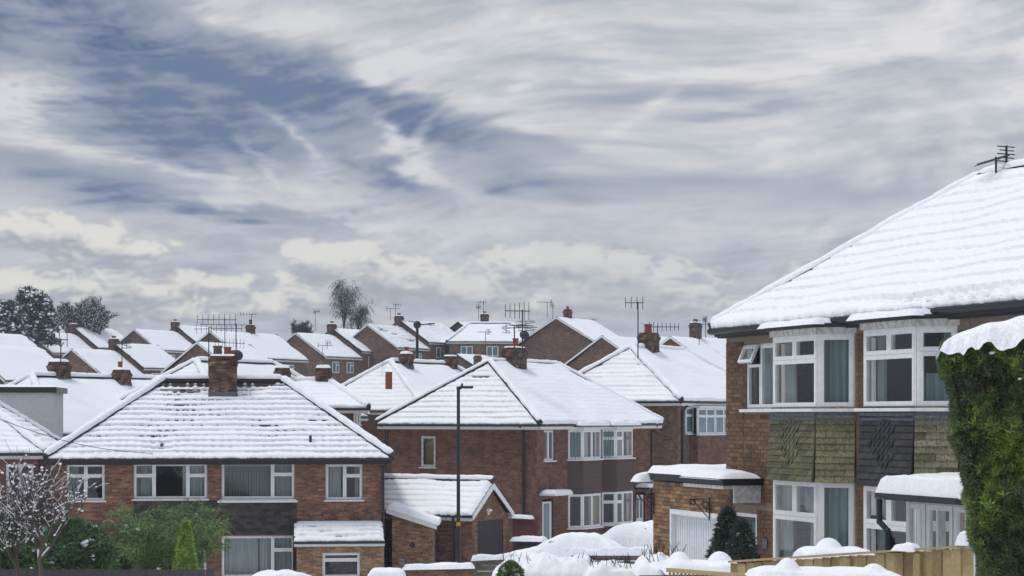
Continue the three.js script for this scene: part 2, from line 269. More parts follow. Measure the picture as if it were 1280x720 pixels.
// A roof on a plan of L x D (front wall at z = 0, back wall at z = -D), eaves at height e; aL, aR: how far the ridge ends lie from the end eaves (0 makes a gable).
function roof(parent, o) {
  const { L, D, e, over = 0.35, rise, aL = D / 2, aR = D / 2, x0 = 0, dv = 0.05, du = 0.08, snow = {}, far = false, gutterMat = M.gutter, fasciaMat = M.white, fasciaH = 0.16, ridge = [0.25, 0.11], tileUp = 0.05, seed = 1, A = 0.04 } = o;
  const oL = aL ? over : 0.14, oR = aR ? over : 0.14, p = { fl: V(x0 - oL, e, over), fr: V(x0 + L + oR, e, over), bl: V(x0 - oL, e, -D - over), br: V(x0 + L + oR, e, -D - over), rl: V(x0 - oL + aL, e + rise, -D / 2), rr: V(x0 + L + oR - aR, e + rise, -D / 2) };
  const slopes = [['front', p.fl, p.fr, p.rl, p.rr], ['back', p.br, p.bl, p.rr, p.rl]];
  if (aL) slopes.push(['left', p.bl, p.fl, p.rl, p.rl]);
  if (aR) slopes.push(['right', p.fr, p.br, p.rr, p.rr]);
  const tiles = [], drop = (q, k = 0.09) => q.clone().add(V(0, -k, 0));
  for (const [n, a, b, c, d] of slopes) {
    const len = slopeLen(a, b, c), fine = !far && snow[n];
    const rows = fine ? steps(len, GAUGE).flatMap((_, i, s) => (i < s.length - 1 ? [i * GAUGE + 1e-4, Math.min((i + 1) * GAUGE - 1e-4, len)] : [])).filter((v) => v <= len + 1e-6) : [0, len];
    if (fine) rows[rows.length - 1] = len;
    tiles.push(slopeGeo(a, b, c, d, fine ? 24 : 2, rows, (u, v) => [fine ? tileStep(v, A) : 0, 0]));
    tiles.push(slopeGeo(drop(a), drop(b), drop(c), drop(d), 2, [0, len], () => [0, 0]));
  }
  const r = mesh('roof', join(tiles), M.tileDark, parent);
  for (const [n, a, b, c, d] of slopes) {
    const len = slopeLen(a, b, c), s = snow[n];
    if (s) mesh('snow', slopeGeo(a, b, c, d, Math.ceil(a.distanceTo(b) / du), snowRows(len, dv), snowHeights({ A, seed: seed + n.length * 3, ...s })), M.snow, r);
    else mesh('snow', slopeGeo(a, b, c, d, far ? 14 : 24, [0, 0, 0, 0.02, 0.07, ...steps(len - 0.12, far ? 0.45 : 0.3).slice(1).map((v) => v + 0.12)], snowHeights({ T: 0.13, A: 0, gap: 0, seed: seed + n.length * 3, side: aL ? 0.12 : 0.06, rough: 1.4 })), M.snow, r);
  }
  const hips = [[p.rl, p.rr]]; if (aL) hips.push([p.rl, p.fl], [p.rl, p.bl]); if (aR) hips.push([p.rr, p.fr], [p.rr, p.br]);
  const up = (q, k) => q.clone().add(V(0, k, 0));
  if (!far || aL) {
    mesh('ridge_tiles', join(hips.map(([a, b]) => rod(up(a, tileUp), up(b, tileUp), 0.125, 0.125, 10, true))), M.tileDark, r);
    hips.forEach(([a, b], i) => mesh('snow', ridgeSnowGeo(up(a, tileUp + 0.085), up(b, tileUp + 0.085), ridge[0], ridge[1], seed + i * 7, far ? 0.4 : 0.1), M.snow, r));
  }
  const eavesLines = [[p.fl, p.fr], [p.br, p.bl]]; if (aL) eavesLines.push([p.bl, p.fl]); if (aR) eavesLines.push([p.fr, p.br]);
  for (const [a, b] of eavesLines) {
    const out = b.clone().sub(a).normalize().cross(V(0, 1, 0)).negate(); const s = Math.abs(out.x) > 0.5 ? V(Math.sign((a.x + b.x) / 2 - x0 - L / 2), 0, 0) : V(0, 0, Math.sign((a.z + b.z) / 2 + D / 2));
    const w = (q, k, y) => q.clone().addScaledVector(s, k).add(V(0, y, 0));
    mesh('gutter', rod(w(a, 0.03, -0.05), w(b, 0.03, -0.05), 0.06, 0.06, 8, true), gutterMat, parent);
    const m = a.clone().add(b).multiplyScalar(0.5), along = a.distanceTo(b), alongX = Math.abs(b.x - a.x) > Math.abs(b.z - a.z);
    mesh('fascia', alongX ? box(along - 0.12, fasciaH, 0.03, m.x, m.y - 0.05 - fasciaH / 2, m.z - s.z * 0.045) : box(0.03, fasciaH, along - 0.18, m.x - s.x * 0.045, m.y - 0.052 - fasciaH / 2, m.z), fasciaMat, parent);
  }
  // soffit
  const soffit = (g) => mesh('soffit', g, fasciaMat, parent);
  if (aL && aR) soffit(box(L + oL + oR - 0.16, 0.02, D + 2 * over - 0.16, x0 + (L + oR - oL) / 2, e - 0.065 - fasciaH, -D / 2));
  else for (const z of [over / 2 - 0.02, -D - over / 2 + 0.02]) soffit(box(L, 0.02, over - 0.06, x0 + L / 2, e - 0.065 - fasciaH, z));
  if (!aL || !aR) { // white boards along the gables
    for (const [g, x] of [[!aL, x0 - oL], [!aR, x0 + L + oR]]) if (g) {
      const sh = new THREE.Shape(), w = D / 2 + over, bw = far ? 0.13 : 0.19; sh.moveTo(-w, 0); sh.lineTo(0, rise); sh.lineTo(w, 0); sh.lineTo(w - 0.02, -bw); sh.lineTo(0, rise - bw - 0.03); sh.lineTo(-w + 0.02, -bw);
      mesh('bargeboard', new THREE.ExtrudeGeometry(sh, { depth: 0.04, bevelEnabled: false }).rotateY(Math.PI / 2).translate(x + (x < x0 ? -0.02 : -0.02), e - 0.02, -D / 2), o.barge ?? M.white, parent);
    }
  }
  return { ...p, mesh: r };
}
function wallGeo(w, h, holes, t = 0.25, top) { // in the xy plane, outer face at z = 0
  const s = new THREE.Shape(); s.moveTo(0, 0); s.lineTo(w, 0); s.lineTo(w, h); if (top) s.lineTo(w / 2, h + top); s.lineTo(0, h); s.lineTo(0, 0);
  for (const [x, y, a, b] of holes) { const q = new THREE.Path(); q.moveTo(x, y); q.lineTo(x, y + b); q.lineTo(x + a, y + b); q.lineTo(x + a, y); q.lineTo(x, y); s.holes.push(q); }
  return new THREE.ExtrudeGeometry(s, { depth: t, bevelEnabled: false }).translate(0, 0, -t);
}
// Walls of a plan L x D; holes per side as [x, y, w, h]; base goes BELOW metres into the ground.
const BELOW = 1.6;
function walls(parent, o) {
  const { L, D, h, mat, front = [], left = [], right = [], gableL = 0, gableR = 0, x0 = 0, t = 0.25, sideMat = mat } = o, sink = (g) => g.translate(0, -BELOW, 0), hole = (l) => l.map(([x, y, w, k]) => [x, y + BELOW, w, k]);
  mesh('wall', sink(wallGeo(L, h + BELOW, hole(front), t)).translate(x0, 0, 0), mat, parent);
  mesh('wall', sink(wallGeo(L, h + BELOW, [], t)).rotateY(Math.PI).translate(x0 + L, 0, -D), mat, parent);
  const d = D - 2 * t;
  mesh('wall', sink(wallGeo(d, h + BELOW, hole(left), t, gableL)).rotateY(-Math.PI / 2).translate(x0, 0, -D + t), sideMat, parent);
  mesh('wall', sink(wallGeo(d, h + BELOW, hole(right), t, gableR)).rotateY(Math.PI / 2).translate(x0 + L, 0, -t), sideMat, parent);
}
// lights: [x0, y0, x1, y1] shares of the opening; the mesh's origin is the lower left corner of the opening, its face looks along +z
function windowUnit(parent, m, w, h, lights, o = {}) {
  const { fw = 0.06, depth = 0.07, mat = M.white, glass = M.glass, sill = true, open = -1, name = 'window' } = o, bars = [], frame = (x0, y0, x1, y1, b, d, z) => { bars.push(box(b, y1 - y0, d, x0 + b / 2, (y0 + y1) / 2, z), box(b, y1 - y0, d, x1 - b / 2, (y0 + y1) / 2, z), box(x1 - x0 - 2 * b, b, d, (x0 + x1) / 2, y0 + b / 2, z), box(x1 - x0 - 2 * b, b, d, (x0 + x1) / 2, y1 - b / 2, z)); };
  frame(0, 0, w, h, 0.045, depth, -depth / 2 - 0.03);
  const panes = [];
  lights.forEach(([a, b, c, d], i) => {
    const x0 = 0.03 + a * (w - 0.06), x1 = 0.03 + c * (w - 0.06), y0 = 0.03 + b * (h - 0.06), y1 = 0.03 + d * (h - 0.06);
    if (i === open) { panes.push([x0, y0, x1, y1, true]); return; }
    frame(x0 + 0.002, y0 + 0.002, x1 - 0.002, y1 - 0.002, fw, depth * 0.8, -depth / 2 - 0.012);
    panes.push([x0 + fw, y0 + fw, x1 - fw, y1 - fw]);
  });
  const f = mesh(name, join(bars), mat, parent); f.applyMatrix4(m);
  for (const [x0, y0, x1, y1, op] of panes) {
    if (op) { // a top-hung light standing open
      const g = [], pw = x1 - x0, ph = y1 - y0; g.push(box(fw, ph, 0.05, fw / 2, -ph / 2, 0), box(fw, ph, 0.05, pw - fw / 2, -ph / 2, 0), box(pw - 2 * fw, fw, 0.05, pw / 2, -fw / 2, 0), box(pw - 2 * fw, fw, 0.05, pw / 2, -ph + fw / 2, 0));
      const c = mesh('casement', join(g), mat, f); c.position.set(x0, y1, 0.03); c.rotation.x = -0.42;
      const q = mesh('pane', new THREE.PlaneGeometry(pw - 2 * fw, ph - 2 * fw).translate(x0 + pw / 2, 0, 0), glass, f); q.position.set(0, y1, 0.03); q.rotation.x = -0.42; q.geometry.translate(0, -ph / 2, 0);
    } else mesh('pane', new THREE.PlaneGeometry(x1 - x0, y1 - y0).translate((x0 + x1) / 2, (y0 + y1) / 2, -depth / 2 - 0.012), glass, f);
  }
  if (sill) mesh('sill', box(w + 0.12, 0.05, 0.16, w / 2, -0.027, 0.02), mat, f);
  return f;
}
const place = (x, y, z, turn = 0) => new THREE.Matrix4().makeRotationY(turn).setPosition(x, y, z);
function curtainGeo(w, h, folds, amp, seed, swag = 0) {
  const nx = 60, ny = 14, g = new THREE.PlaneGeometry(w, h, nx, ny).translate(w / 2, h / 2, 0), p = g.attributes.position;
  for (let i = 0; i < p.count; i++) { const x = p.getX(i), y = p.getY(i); p.setZ(i, amp * Math.sin(x / w * folds * 6.2832 + 1.2 * n2(x * 3 + seed, y * 0.4))); if (swag) p.setY(i, y < h * 0.95 ? lerp(y, h, swag * Math.sin(Math.PI * x / w)) : y); }
  g.computeVertexNormals(); return g;
}
function chimney(parent, x, y, z, w, d, h, mat, pots, o = {}) { // y: foot on the roof, buried a little
  const { snow = 0.1, corbel = true } = o, g = [box(w, h + 0.8, d, 0, h / 2 - 0.4, 0)];
  if (corbel) g.push(box(w + 0.1, 0.12, d + 0.1, 0, h - 0.16, 0), box(w + 0.05, 0.07, d + 0.05, 0, h - 0.26, 0), box(w - 0.06, 0.1, d - 0.06, 0, h + 0.05, 0));
  const c = mesh('chimney', join(g), mat, parent); c.position.set(x, y, z);
  mesh('flashing', join([box(w + 0.05, 0.22, 0.02, 0, 0.02, d / 2 + 0.015), box(w + 0.05, 0.22, 0.02, 0, 0.02, -d / 2 - 0.015), box(0.02, 0.5, d + 0.05, w / 2 + 0.015, -0.05, 0), box(0.02, 0.5, d + 0.05, -w / 2 - 0.015, -0.05, 0)]), M.lead, c);
  for (const [px, ph, pm, r = 0.13] of pots) {
    const pts = [[r * 1.05, 0], [r * 0.95, ph * 0.1], [r * 0.88, ph * 0.8], [r * 1.08, ph * 0.86], [r * 1.08, ph * 0.96], [r * 0.9, ph], [r * 0.6, ph], [r * 0.6, ph * 0.5]].map(([a, b]) => new THREE.Vector2(a, b));
    mesh('pot', new THREE.LatheGeometry(pts, 12).translate(px, h + 0.08, 0), pm, c);
  }
  if (snow) mesh('snow', cushionGeo(w * 0.9, d * 0.9, snow, x * 3 + z, { nx: 10, nz: 10 }).translate(0, h + 0.1, 0), M.snow, c);
  return c;
}

// ---------------------------------------------------------------- the houses in front
const GROUND = [];                                        // [x, distance, height] where things stand; the terrain runs through these
const stand = (x, d, y) => GROUND.push([x, d, y]);
// a thing whose own point q (in its own axes) lies at the measured point w
function seat(name, label, category, w, q, theta, group) {
  const c = Math.cos(theta), s = Math.sin(theta), pos = V(w.x - (q.x * c + q.z * s), w.y - q.y, w.z - (-q.x * s + q.z * c));
  return thing(name, label, category, pos, theta, group);
}
const standOn = (o, L, D) => { for (const [x, z] of [[0, 0], [L, 0], [0, -D], [L, -D], [L / 2, -D / 2], [L / 2, 2], [-2, -D / 2]]) { const p = V(x, 0, z).applyMatrix4(o.matrixWorld); stand(p.x, -p.z, p.y); } };
const rect = (o, x0, y0, x1, y1, z = 0) => { const a = onPlane(o, x0, y1, z), b = onPlane(o, x1, y0, z); return [a.x, a.y, b.x - a.x, (b.y - a.y)]; };
// the opening seen between two columns, with its sill and head measured at the left column
const opening = (o, px0, pyTop, pyBot, px1, z = 0) => { const a = onPlane(o, px0, pyBot, z), t = onPlane(o, px0, pyTop, z), b = onPlane(o, px1, pyTop, z); return [a.x, a.y, b.x - a.x, t.y - a.y]; };
function interior(o, L, D, h, first = 2.6) {
  mesh('floor', join([box(L - 0.52, 0.1, D - 0.52, L / 2, 0.05, -D / 2), box(L - 0.52, 0.2, D - 0.52, L / 2, first, -D / 2), box(L - 0.52, 0.1, D - 0.52, L / 2, h - 0.04, -D / 2)]), M.inside, o);
  mesh('inner_wall', join([box(L - 0.54, h - 0.2, 0.1, L / 2, h / 2, -D * 0.55), box(0.12, h - 0.2, D * 0.5, L / 2, h / 2, -D * 0.27)]), M.inside, o);
}
function pipe(o, pts, r = 0.038, mat = M.gutter) { const g = []; for (let i = 0; i + 1 < pts.length; i++) { g.push(rod(pts[i], pts[i + 1], r, r, 8, true)); if (i) g.push(new THREE.SphereGeometry(r * 1.15, 8, 6).translate(pts[i].x, pts[i].y, pts[i].z)); } return mesh('downpipe', join(g), mat, o); }
const CASEMENT = [[0, 0, 0.52, 1], [0.52, 0, 1, 0.68], [0.52, 0.68, 1, 1]];

// ---- the house on the right
const RT = -69.9 * R, rightBase = at(908, 520, 35.7); rightBase.y = EYE - 3.8;
const right = thing('semi_detached_house', 'brown brick semi-detached house with canted tile-hung bays beside the tall clipped hedge', 'house', rightBase, RT);
standOn(right, 9.6, 6.4); stand(2, 33, EYE - 3.8); stand(3, 29, EYE - 3.75);
{
  const o = right, L = 9.6, D = 6.4, h = 5.19, b = 0.45, bays = [[2.57, 4.12], [5.52, 7.05]];
  const sillU = 3.92, headU = 5.10, sillG = 0.95, headG = 2.77;
  const holes = bays.flatMap(([a, c]) => [[a - b + 0.05, sillG, c - a + 2 * b - 0.1, headG - sillG], [a - b + 0.05, sillU, c - a + 2 * b - 0.1, headU - sillU]]);
  const box0 = [0.70, 3.92, 1.2, 1.13], box1 = [7.75, 3.92, 1.1, 1.13];
  walls(o, { L, D, h, mat: M.mortar, sideMat: M.brickBrown, front: [...holes, box0, box1, [0.3, 0, 0.88, 2.1]] });
  const front = o.children.find((c) => c.name === 'wall');
  interior(o, L, D, h, 2.8);
  // bricks: course by course on the parts of the front that can be seen
  {
    const BW = 0.225, BH = 0.075, kinds = [0x745640, 0x6a4d38, 0x7d5f48, 0x5d4431, 0x6e513b].map((c, i) => mottled(60 + i, c, c - 0x120e0a, 2, 0.9, 0.002, 128, 0.3));
    const geo = { 1: box(0.214, 0.064, 0.03), 0.5: box(0.102, 0.064, 0.03) }, rnd = rng(77), rest = [];
    const zones = [[0, 2.2, 0.7, 5.15], [0.7, 2.2, 2.1, 3.86], [1.2, 0.9, 2.1, 2.2], [0, 2.2, 0.0, 2.2], [4.6, 0.9, 5.05, 5.1], [7.5, 2.8, 9.6, 5.15], [1.92, 3.86, 2.1, 5.15]];
    let n = 0;
    for (const [x0, y0, x1, y1] of zones) for (let r = Math.ceil(y0 / BH); (r + 1) * BH <= y1 + 0.01; r++) {
      const off = (r % 2) * BW / 2;
      for (let c = Math.floor((x0 - off) / BW); c * BW + off < x1 - 0.02; c++) {
        let a = Math.max(c * BW + off, x0), e = Math.min((c + 1) * BW + off, x1); if (e - a < 0.05) continue;
        if (zones.indexOf(zones.find((q) => q[0] === x0)) >= 0 && x0 > 7 && r * BH > 3.8 && e > 7.74 && a < 8.86) continue;
        const y = r * BH + BH / 2, w = e - a, proud = 0.010 + 0.004 * rnd(), half = w < 0.2;
        if (n < 290 && x0 < 7) { const m = mesh('brick', half ? geo[0.5] : geo[1], kinds[Math.floor(rnd() * kinds.length)], front); m.position.set((a + e) / 2, y, proud - 0.015); if (half) m.scale.x = (w - 0.011) / 0.102; n++; }
        else rest.push(box(w - 0.011, 0.064, 0.03, (a + e) / 2, y, proud - 0.015));
      }
    }
    if (rest.length) { const m = mesh('brick_courses', join(rest), kinds[4], front); m.userData.kind = 'stuff'; }
  }
  const rf = roof(o, { L, D, e: 5.36, over: 0.2, rise: 2.45, aL: 3.4, aR: 3.4, fasciaH: 0.1, du: 0.05, dv: 0.03, fasciaMat: M.black, ridge: [0.26, 0.1], tileUp: 0.0, seed: 5, A: 0.045, snow: { front: { T: 0.13, A: 0.022, groove: 0.055, gap: 0.0, lip: 0.06, rough: 0.3, side: 0.07, bare: [[6.3, 0.2, 1.5, 0.12, 0.10], [8.4, 0.12, 1.4, 0.14, 0.14]] }, left: { T: 0.16, gap: 0.03 } } });
  // the box-room window
  windowUnit(o, place(box0[0], box0[1], -0.03), box0[2], box0[3], [[0, 0.70, 0.44, 1], [0, 0, 0.44, 0.70], [0.44, 0, 1, 1]], { open: 0, fw: 0.05 });
  windowUnit(o, place(box1[0], box1[1], -0.03), box1[2], box1[3], [[0, 0, 0.5, 1], [0.5, 0, 1, 1]]);
  const net = mesh('curtain', curtainGeo(1.1, 1.1, 6, 0.03, 4), M.curtain, o); net.position.set(0.75, 3.95, -0.28);
  const bayTile = { moss: [0x8b8763, 0x928e69, 0x827e5c, 0x9a956f], soot: [0x403f40, 0x474545, 0x3a3939, 0x4c4a49], dark: [0x68664c, 0x727051, 0x5b5944, 0x7b7857], stone: [0x949077, 0x9c957b, 0x8b866e, 0xa49c80] }, tileMats = {};
  Object.entries(bayTile).forEach(([k, l], q) => { tileMats[k] = l.map((c, i) => mottled(80 + q * 5 + i, c, new THREE.Color(c).multiplyScalar(0.42).getHex(), 3, 0.9, 0.004, 128, 0.8)); });
  const tileGeo = box(0.262, 0.17, 0.020, 0, 0, 0), arrow = (() => { const s = new THREE.Shape(); s.moveTo(-0.1, 0.1); s.lineTo(0.1, 0.1); s.lineTo(0.1, -0.01); s.lineTo(0, -0.12); s.lineTo(-0.1, -0.01); return new THREE.ExtrudeGeometry(s, { depth: 0.022, bevelEnabled: false }); })();
  bays.forEach(([x0, x1], n) => {
    const facets = [[V(x0 - b, 0, 0), V(x0, 0, b)], [V(x0, 0, b), V(x1, 0, b)], [V(x1, 0, b), V(x1 + b, 0, 0)]];
    facets.forEach(([A, B], k) => {
      const w = A.distanceTo(B), turn = Math.atan2(-(B.z - A.z), B.x - A.x), F = place(A.x, 0, A.z, turn), g = (y) => F.clone().multiply(place(0.02, y, 0));
      const lay = k === 1 ? [[0, 0, 1, 0.68], [0, 0.68, 0.5, 1], [0.5, 0.68, 1, 1]] : n === 0 ? [[0, 0, 1, 1]] : [[0, 0, 1, 0.7], [0, 0.7, 1, 1]];
      windowUnit(o, g(sillU), w - 0.04, headU - sillU, lay, { fw: 0.065, depth: 0.09 });
      windowUnit(o, g(sillG), w - 0.04, headG - sillG, lay, { fw: 0.07, depth: 0.09 });
      const panel = mesh('tile_hanging', join([box(w, headG - headU + 3.6 - 0.1 + 0.02, 0.05, w / 2, (headG + sillU) / 2, -0.05)]), M.slateGrey, o); panel.applyMatrix4(F);
      mesh('flashing', box(w + 0.04, 0.12, 0.03, w / 2, sillU - 0.13, 0.012), M.lead, panel);
      const low = mesh('wall', box(w, sillG + BELOW - 0.06, 0.1, w / 2, (sillG - BELOW) / 2 - 0.03, -0.06), M.brickBrown, o); low.applyMatrix4(F);
      const band = mesh('fascia', box(w + 0.04, 0.1, 0.05, w / 2, headU + 0.052, -0.01), M.whiteDull, o); band.applyMatrix4(F);
      if (k === 0) return;
      const rnd = rng(300 + n * 10 + k), set = n === 0 ? (k === 1 ? 'dark' : 'moss') : (k === 1 ? 'soot' : 'stone'), rows = 11, gauge = 0.102, cols = Math.max(2, Math.round(w / 0.265)), cw = w / cols;
      for (let r = 0; r < rows; r++) {
        const y = headG - 0.02 + 0.085 + r * gauge, flare = 0.06 * Math.pow(1 - r / (rows - 1), 1.6), off = r % 2 ? 0.5 : 0;
        for (let c = -off; c < cols; c++) {
          const a = Math.max(0, c * cw), e = Math.min(w, (c + 1) * cw); if (e - a < 0.03) continue;
          const mid = (a + e) / 2, dia = k === 1 && Math.abs(mid - w * 0.47) / 0.34 + Math.abs(r - 6) / 4.5 < 1;
          const mat = tileMats[rnd() < 0.94 ? set : (k === 1 ? set : 'dark')][Math.floor(rnd() * 4)];
          if (dia) for (const q of [0.25, 0.75]) { const t = mesh('tile', arrow, mat, panel); t.position.set(lerp(a, e, q), y, 0.002 + flare + 0.004 * rnd()); t.scale.x = (e - a) / 2 / 0.21; t.rotation.set(-0.2, 0, (rnd() - 0.5) * 0.1); }
          else { const t = mesh('tile', tileGeo, mat, panel); t.position.set(mid, y, 0.004 + flare + 0.003 * rnd()); t.scale.x = (e - a - 0.006) / 0.262; t.rotation.set(-0.2 - 0.02 * rnd(), 0, (rnd() - 0.5) * 0.025); }
        }
      }
    });
    // flat hood over the bay with its own snow
    const sh = new THREE.Shape(), q = 0.1; sh.moveTo(x0 - b - q, 0); sh.lineTo(x0 - q * 0.6, b + q); sh.lineTo(x1 + q * 0.6, b + q); sh.lineTo(x1 + b + q, 0); sh.lineTo(x1 + b + q, -0.05); sh.lineTo(x0 - b - q, -0.05);
    const hood = mesh('bay_hood', new THREE.ExtrudeGeometry(sh, { depth: 0.06, bevelEnabled: false }).rotateX(-Math.PI / 2).scale(1, 1, -1).translate(0, headU + 0.105, 0), M.black, o);
    hood.geometry = hood.geometry.toNonIndexed ? flat(hood.geometry) : hood.geometry; hood.geometry.computeVertexNormals();
    mesh('snow', cushionGeo(x1 - x0 + 0.34, 0.36, 0.085, 8 + n, { over: 0.02, round: 0.09 }).translate((x0 + x1) / 2, headU + 0.166, b - 0.04), M.snow, hood);
  });
  // curtains in the bays
  const hang = (x, y, z, w, hh, folds, m, turn = 0, swag = 0) => { const c = mesh('curtain', curtainGeo(w, hh, folds, 0.03, x * 3 + y, swag), m, o); c.position.set(x, y, z); c.rotation.y = turn; };
  hang(2.72, sillU, 0.24, 0.34, 1.12, 4, M.curtain); hang(4.02, sillU, 0.32, 0.62, 1.14, 5, M.curtainTeal, 45 * R);
  hang(5.66, sillU, 0.22, 0.2, 1.12, 3, M.curtain); hang(6.9, sillU, 0.36, 0.6, 0.5, 4, M.curtainTeal, 45 * R); hang(7.2, sillU, 0.05, 0.3, 1.1, 3, M.curtainTeal, 45 * R);
  hang(2.6, sillG + 0.5, 0.27, 1.45, 1.2, 7, M.curtain, 0, 0.75); hang(2.6, sillG, 0.25, 0.36, 1.7, 4, M.curtain); hang(3.6, sillG, 0.25, 0.4, 1.7, 4, M.curtain); hang(4.02, sillG, 0.32, 0.62, 1.8, 5, M.curtainTeal, 45 * R);
  hang(5.62, sillG, 0.2, 0.3, 1.7, 4, M.curtain); hang(6.6, sillG, 0.2, 0.4, 1.7, 4, M.curtain);
  // front door under its canopy
  const door = mesh('door', join([box(0.80, 2.02, 0.05, 0.74, 1.02, -0.1)]), std(0x23282e, 0.4), o);
  for (const x of [0.52, 0.74, 0.96]) mesh('pane', box(0.11, 1.35, 0.012, x, 1.28, -0.072), M.farGlass, door);
  mesh('handle', join([box(0.03, 0.2, 0.02, 1.09, 1.0, -0.065), rod(V(1.09, 1.03, -0.04), V(1.0, 1.03, -0.04), 0.012)]), M.aerial, door);
  mesh('door_frame', join([box(0.06, 2.1, 0.1, 0.332, 1.05, -0.06), box(0.06, 2.1, 0.1, 1.148, 1.05, -0.06), box(0.76, 0.06, 0.1, 0.74, 2.068, -0.06)]), M.white, o);
  const can = mesh('door_canopy', join([box(1.7, 0.07, 0.78, 0.62, 2.66, 0.40), box(1.73, 0.03, 0.81, 0.62, 2.712, 0.41)]), M.black, o);
  mesh('soffit', join([box(1.6, 0.06, 0.72, 0.62, 2.58, 0.40), box(0.06, 0.26, 0.5, 1.40, 2.44, 0.3)]), M.whiteDull, can);
  mesh('snow', cushionGeo(1.6, 0.72, 0.15, 31, { round: 0.35, over: 0.04 }).translate(0.6, 2.727, 0.42), M.snow, can);
  mesh('house_number_plate', box(0.16, 0.16, 0.015, 1.55, 1.62, 0.03), M.lead, o);
  // porch of the other half
  const px0 = 7.85, px1 = 9.45, pz = 1.1, ph = 2.62, lights = [[0, 0.36, 0.28, 1], [0, 0, 0.28, 0.36], [0.3, 0.02, 0.72, 1], [0.74, 0.36, 1, 1], [0.74, 0, 1, 0.36]];
  windowUnit(o, place(px0, 0, pz), px1 - px0, ph, [[0, 0, 0.30, 1], [0.32, 0, 0.74, 1], [0.76, 0, 1, 1]], { name: 'porch', sill: false, fw: 0.075 });
  windowUnit(o, place(px1, 0, pz, Math.PI / 2), pz, ph, [[0, 0, 0.5, 1], [0.5, 0, 1, 1]], { name: 'porch', sill: false });
  windowUnit(o, place(px0, 0, 0.0, -Math.PI / 2), pz, ph, [[0, 0, 0.5, 1], [0.5, 0, 1, 1]], { name: 'porch', sill: false });
  const pr = mesh('porch_roof', join([box(px1 - px0 + 0.34, 0.1, pz + 0.24, (px0 + px1) / 2, ph + 0.06, pz / 2 + 0.12), box(px1 - px0 + 0.46, 0.07, 0.09, (px0 + px1) / 2, ph + 0.07, pz + 0.3)]), M.black, o);
  mesh('snow', cushionGeo(px1 - px0 + 0.5, pz + 0.3, 0.24, 41, { round: 0.12, over: 0.03 }).translate((px0 + px1) / 2, ph + 0.115, pz / 2 + 0.14), M.snow, pr);
  pipe(o, [V(px0 - 0.18, ph + 0.02, pz + 0.3), V(px0 - 0.18, ph - 0.30, pz + 0.3), V(px0 - 0.06, ph - 0.42, pz + 0.24), V(px0 - 0.06, -0.3, pz + 0.24)], 0.04);
}
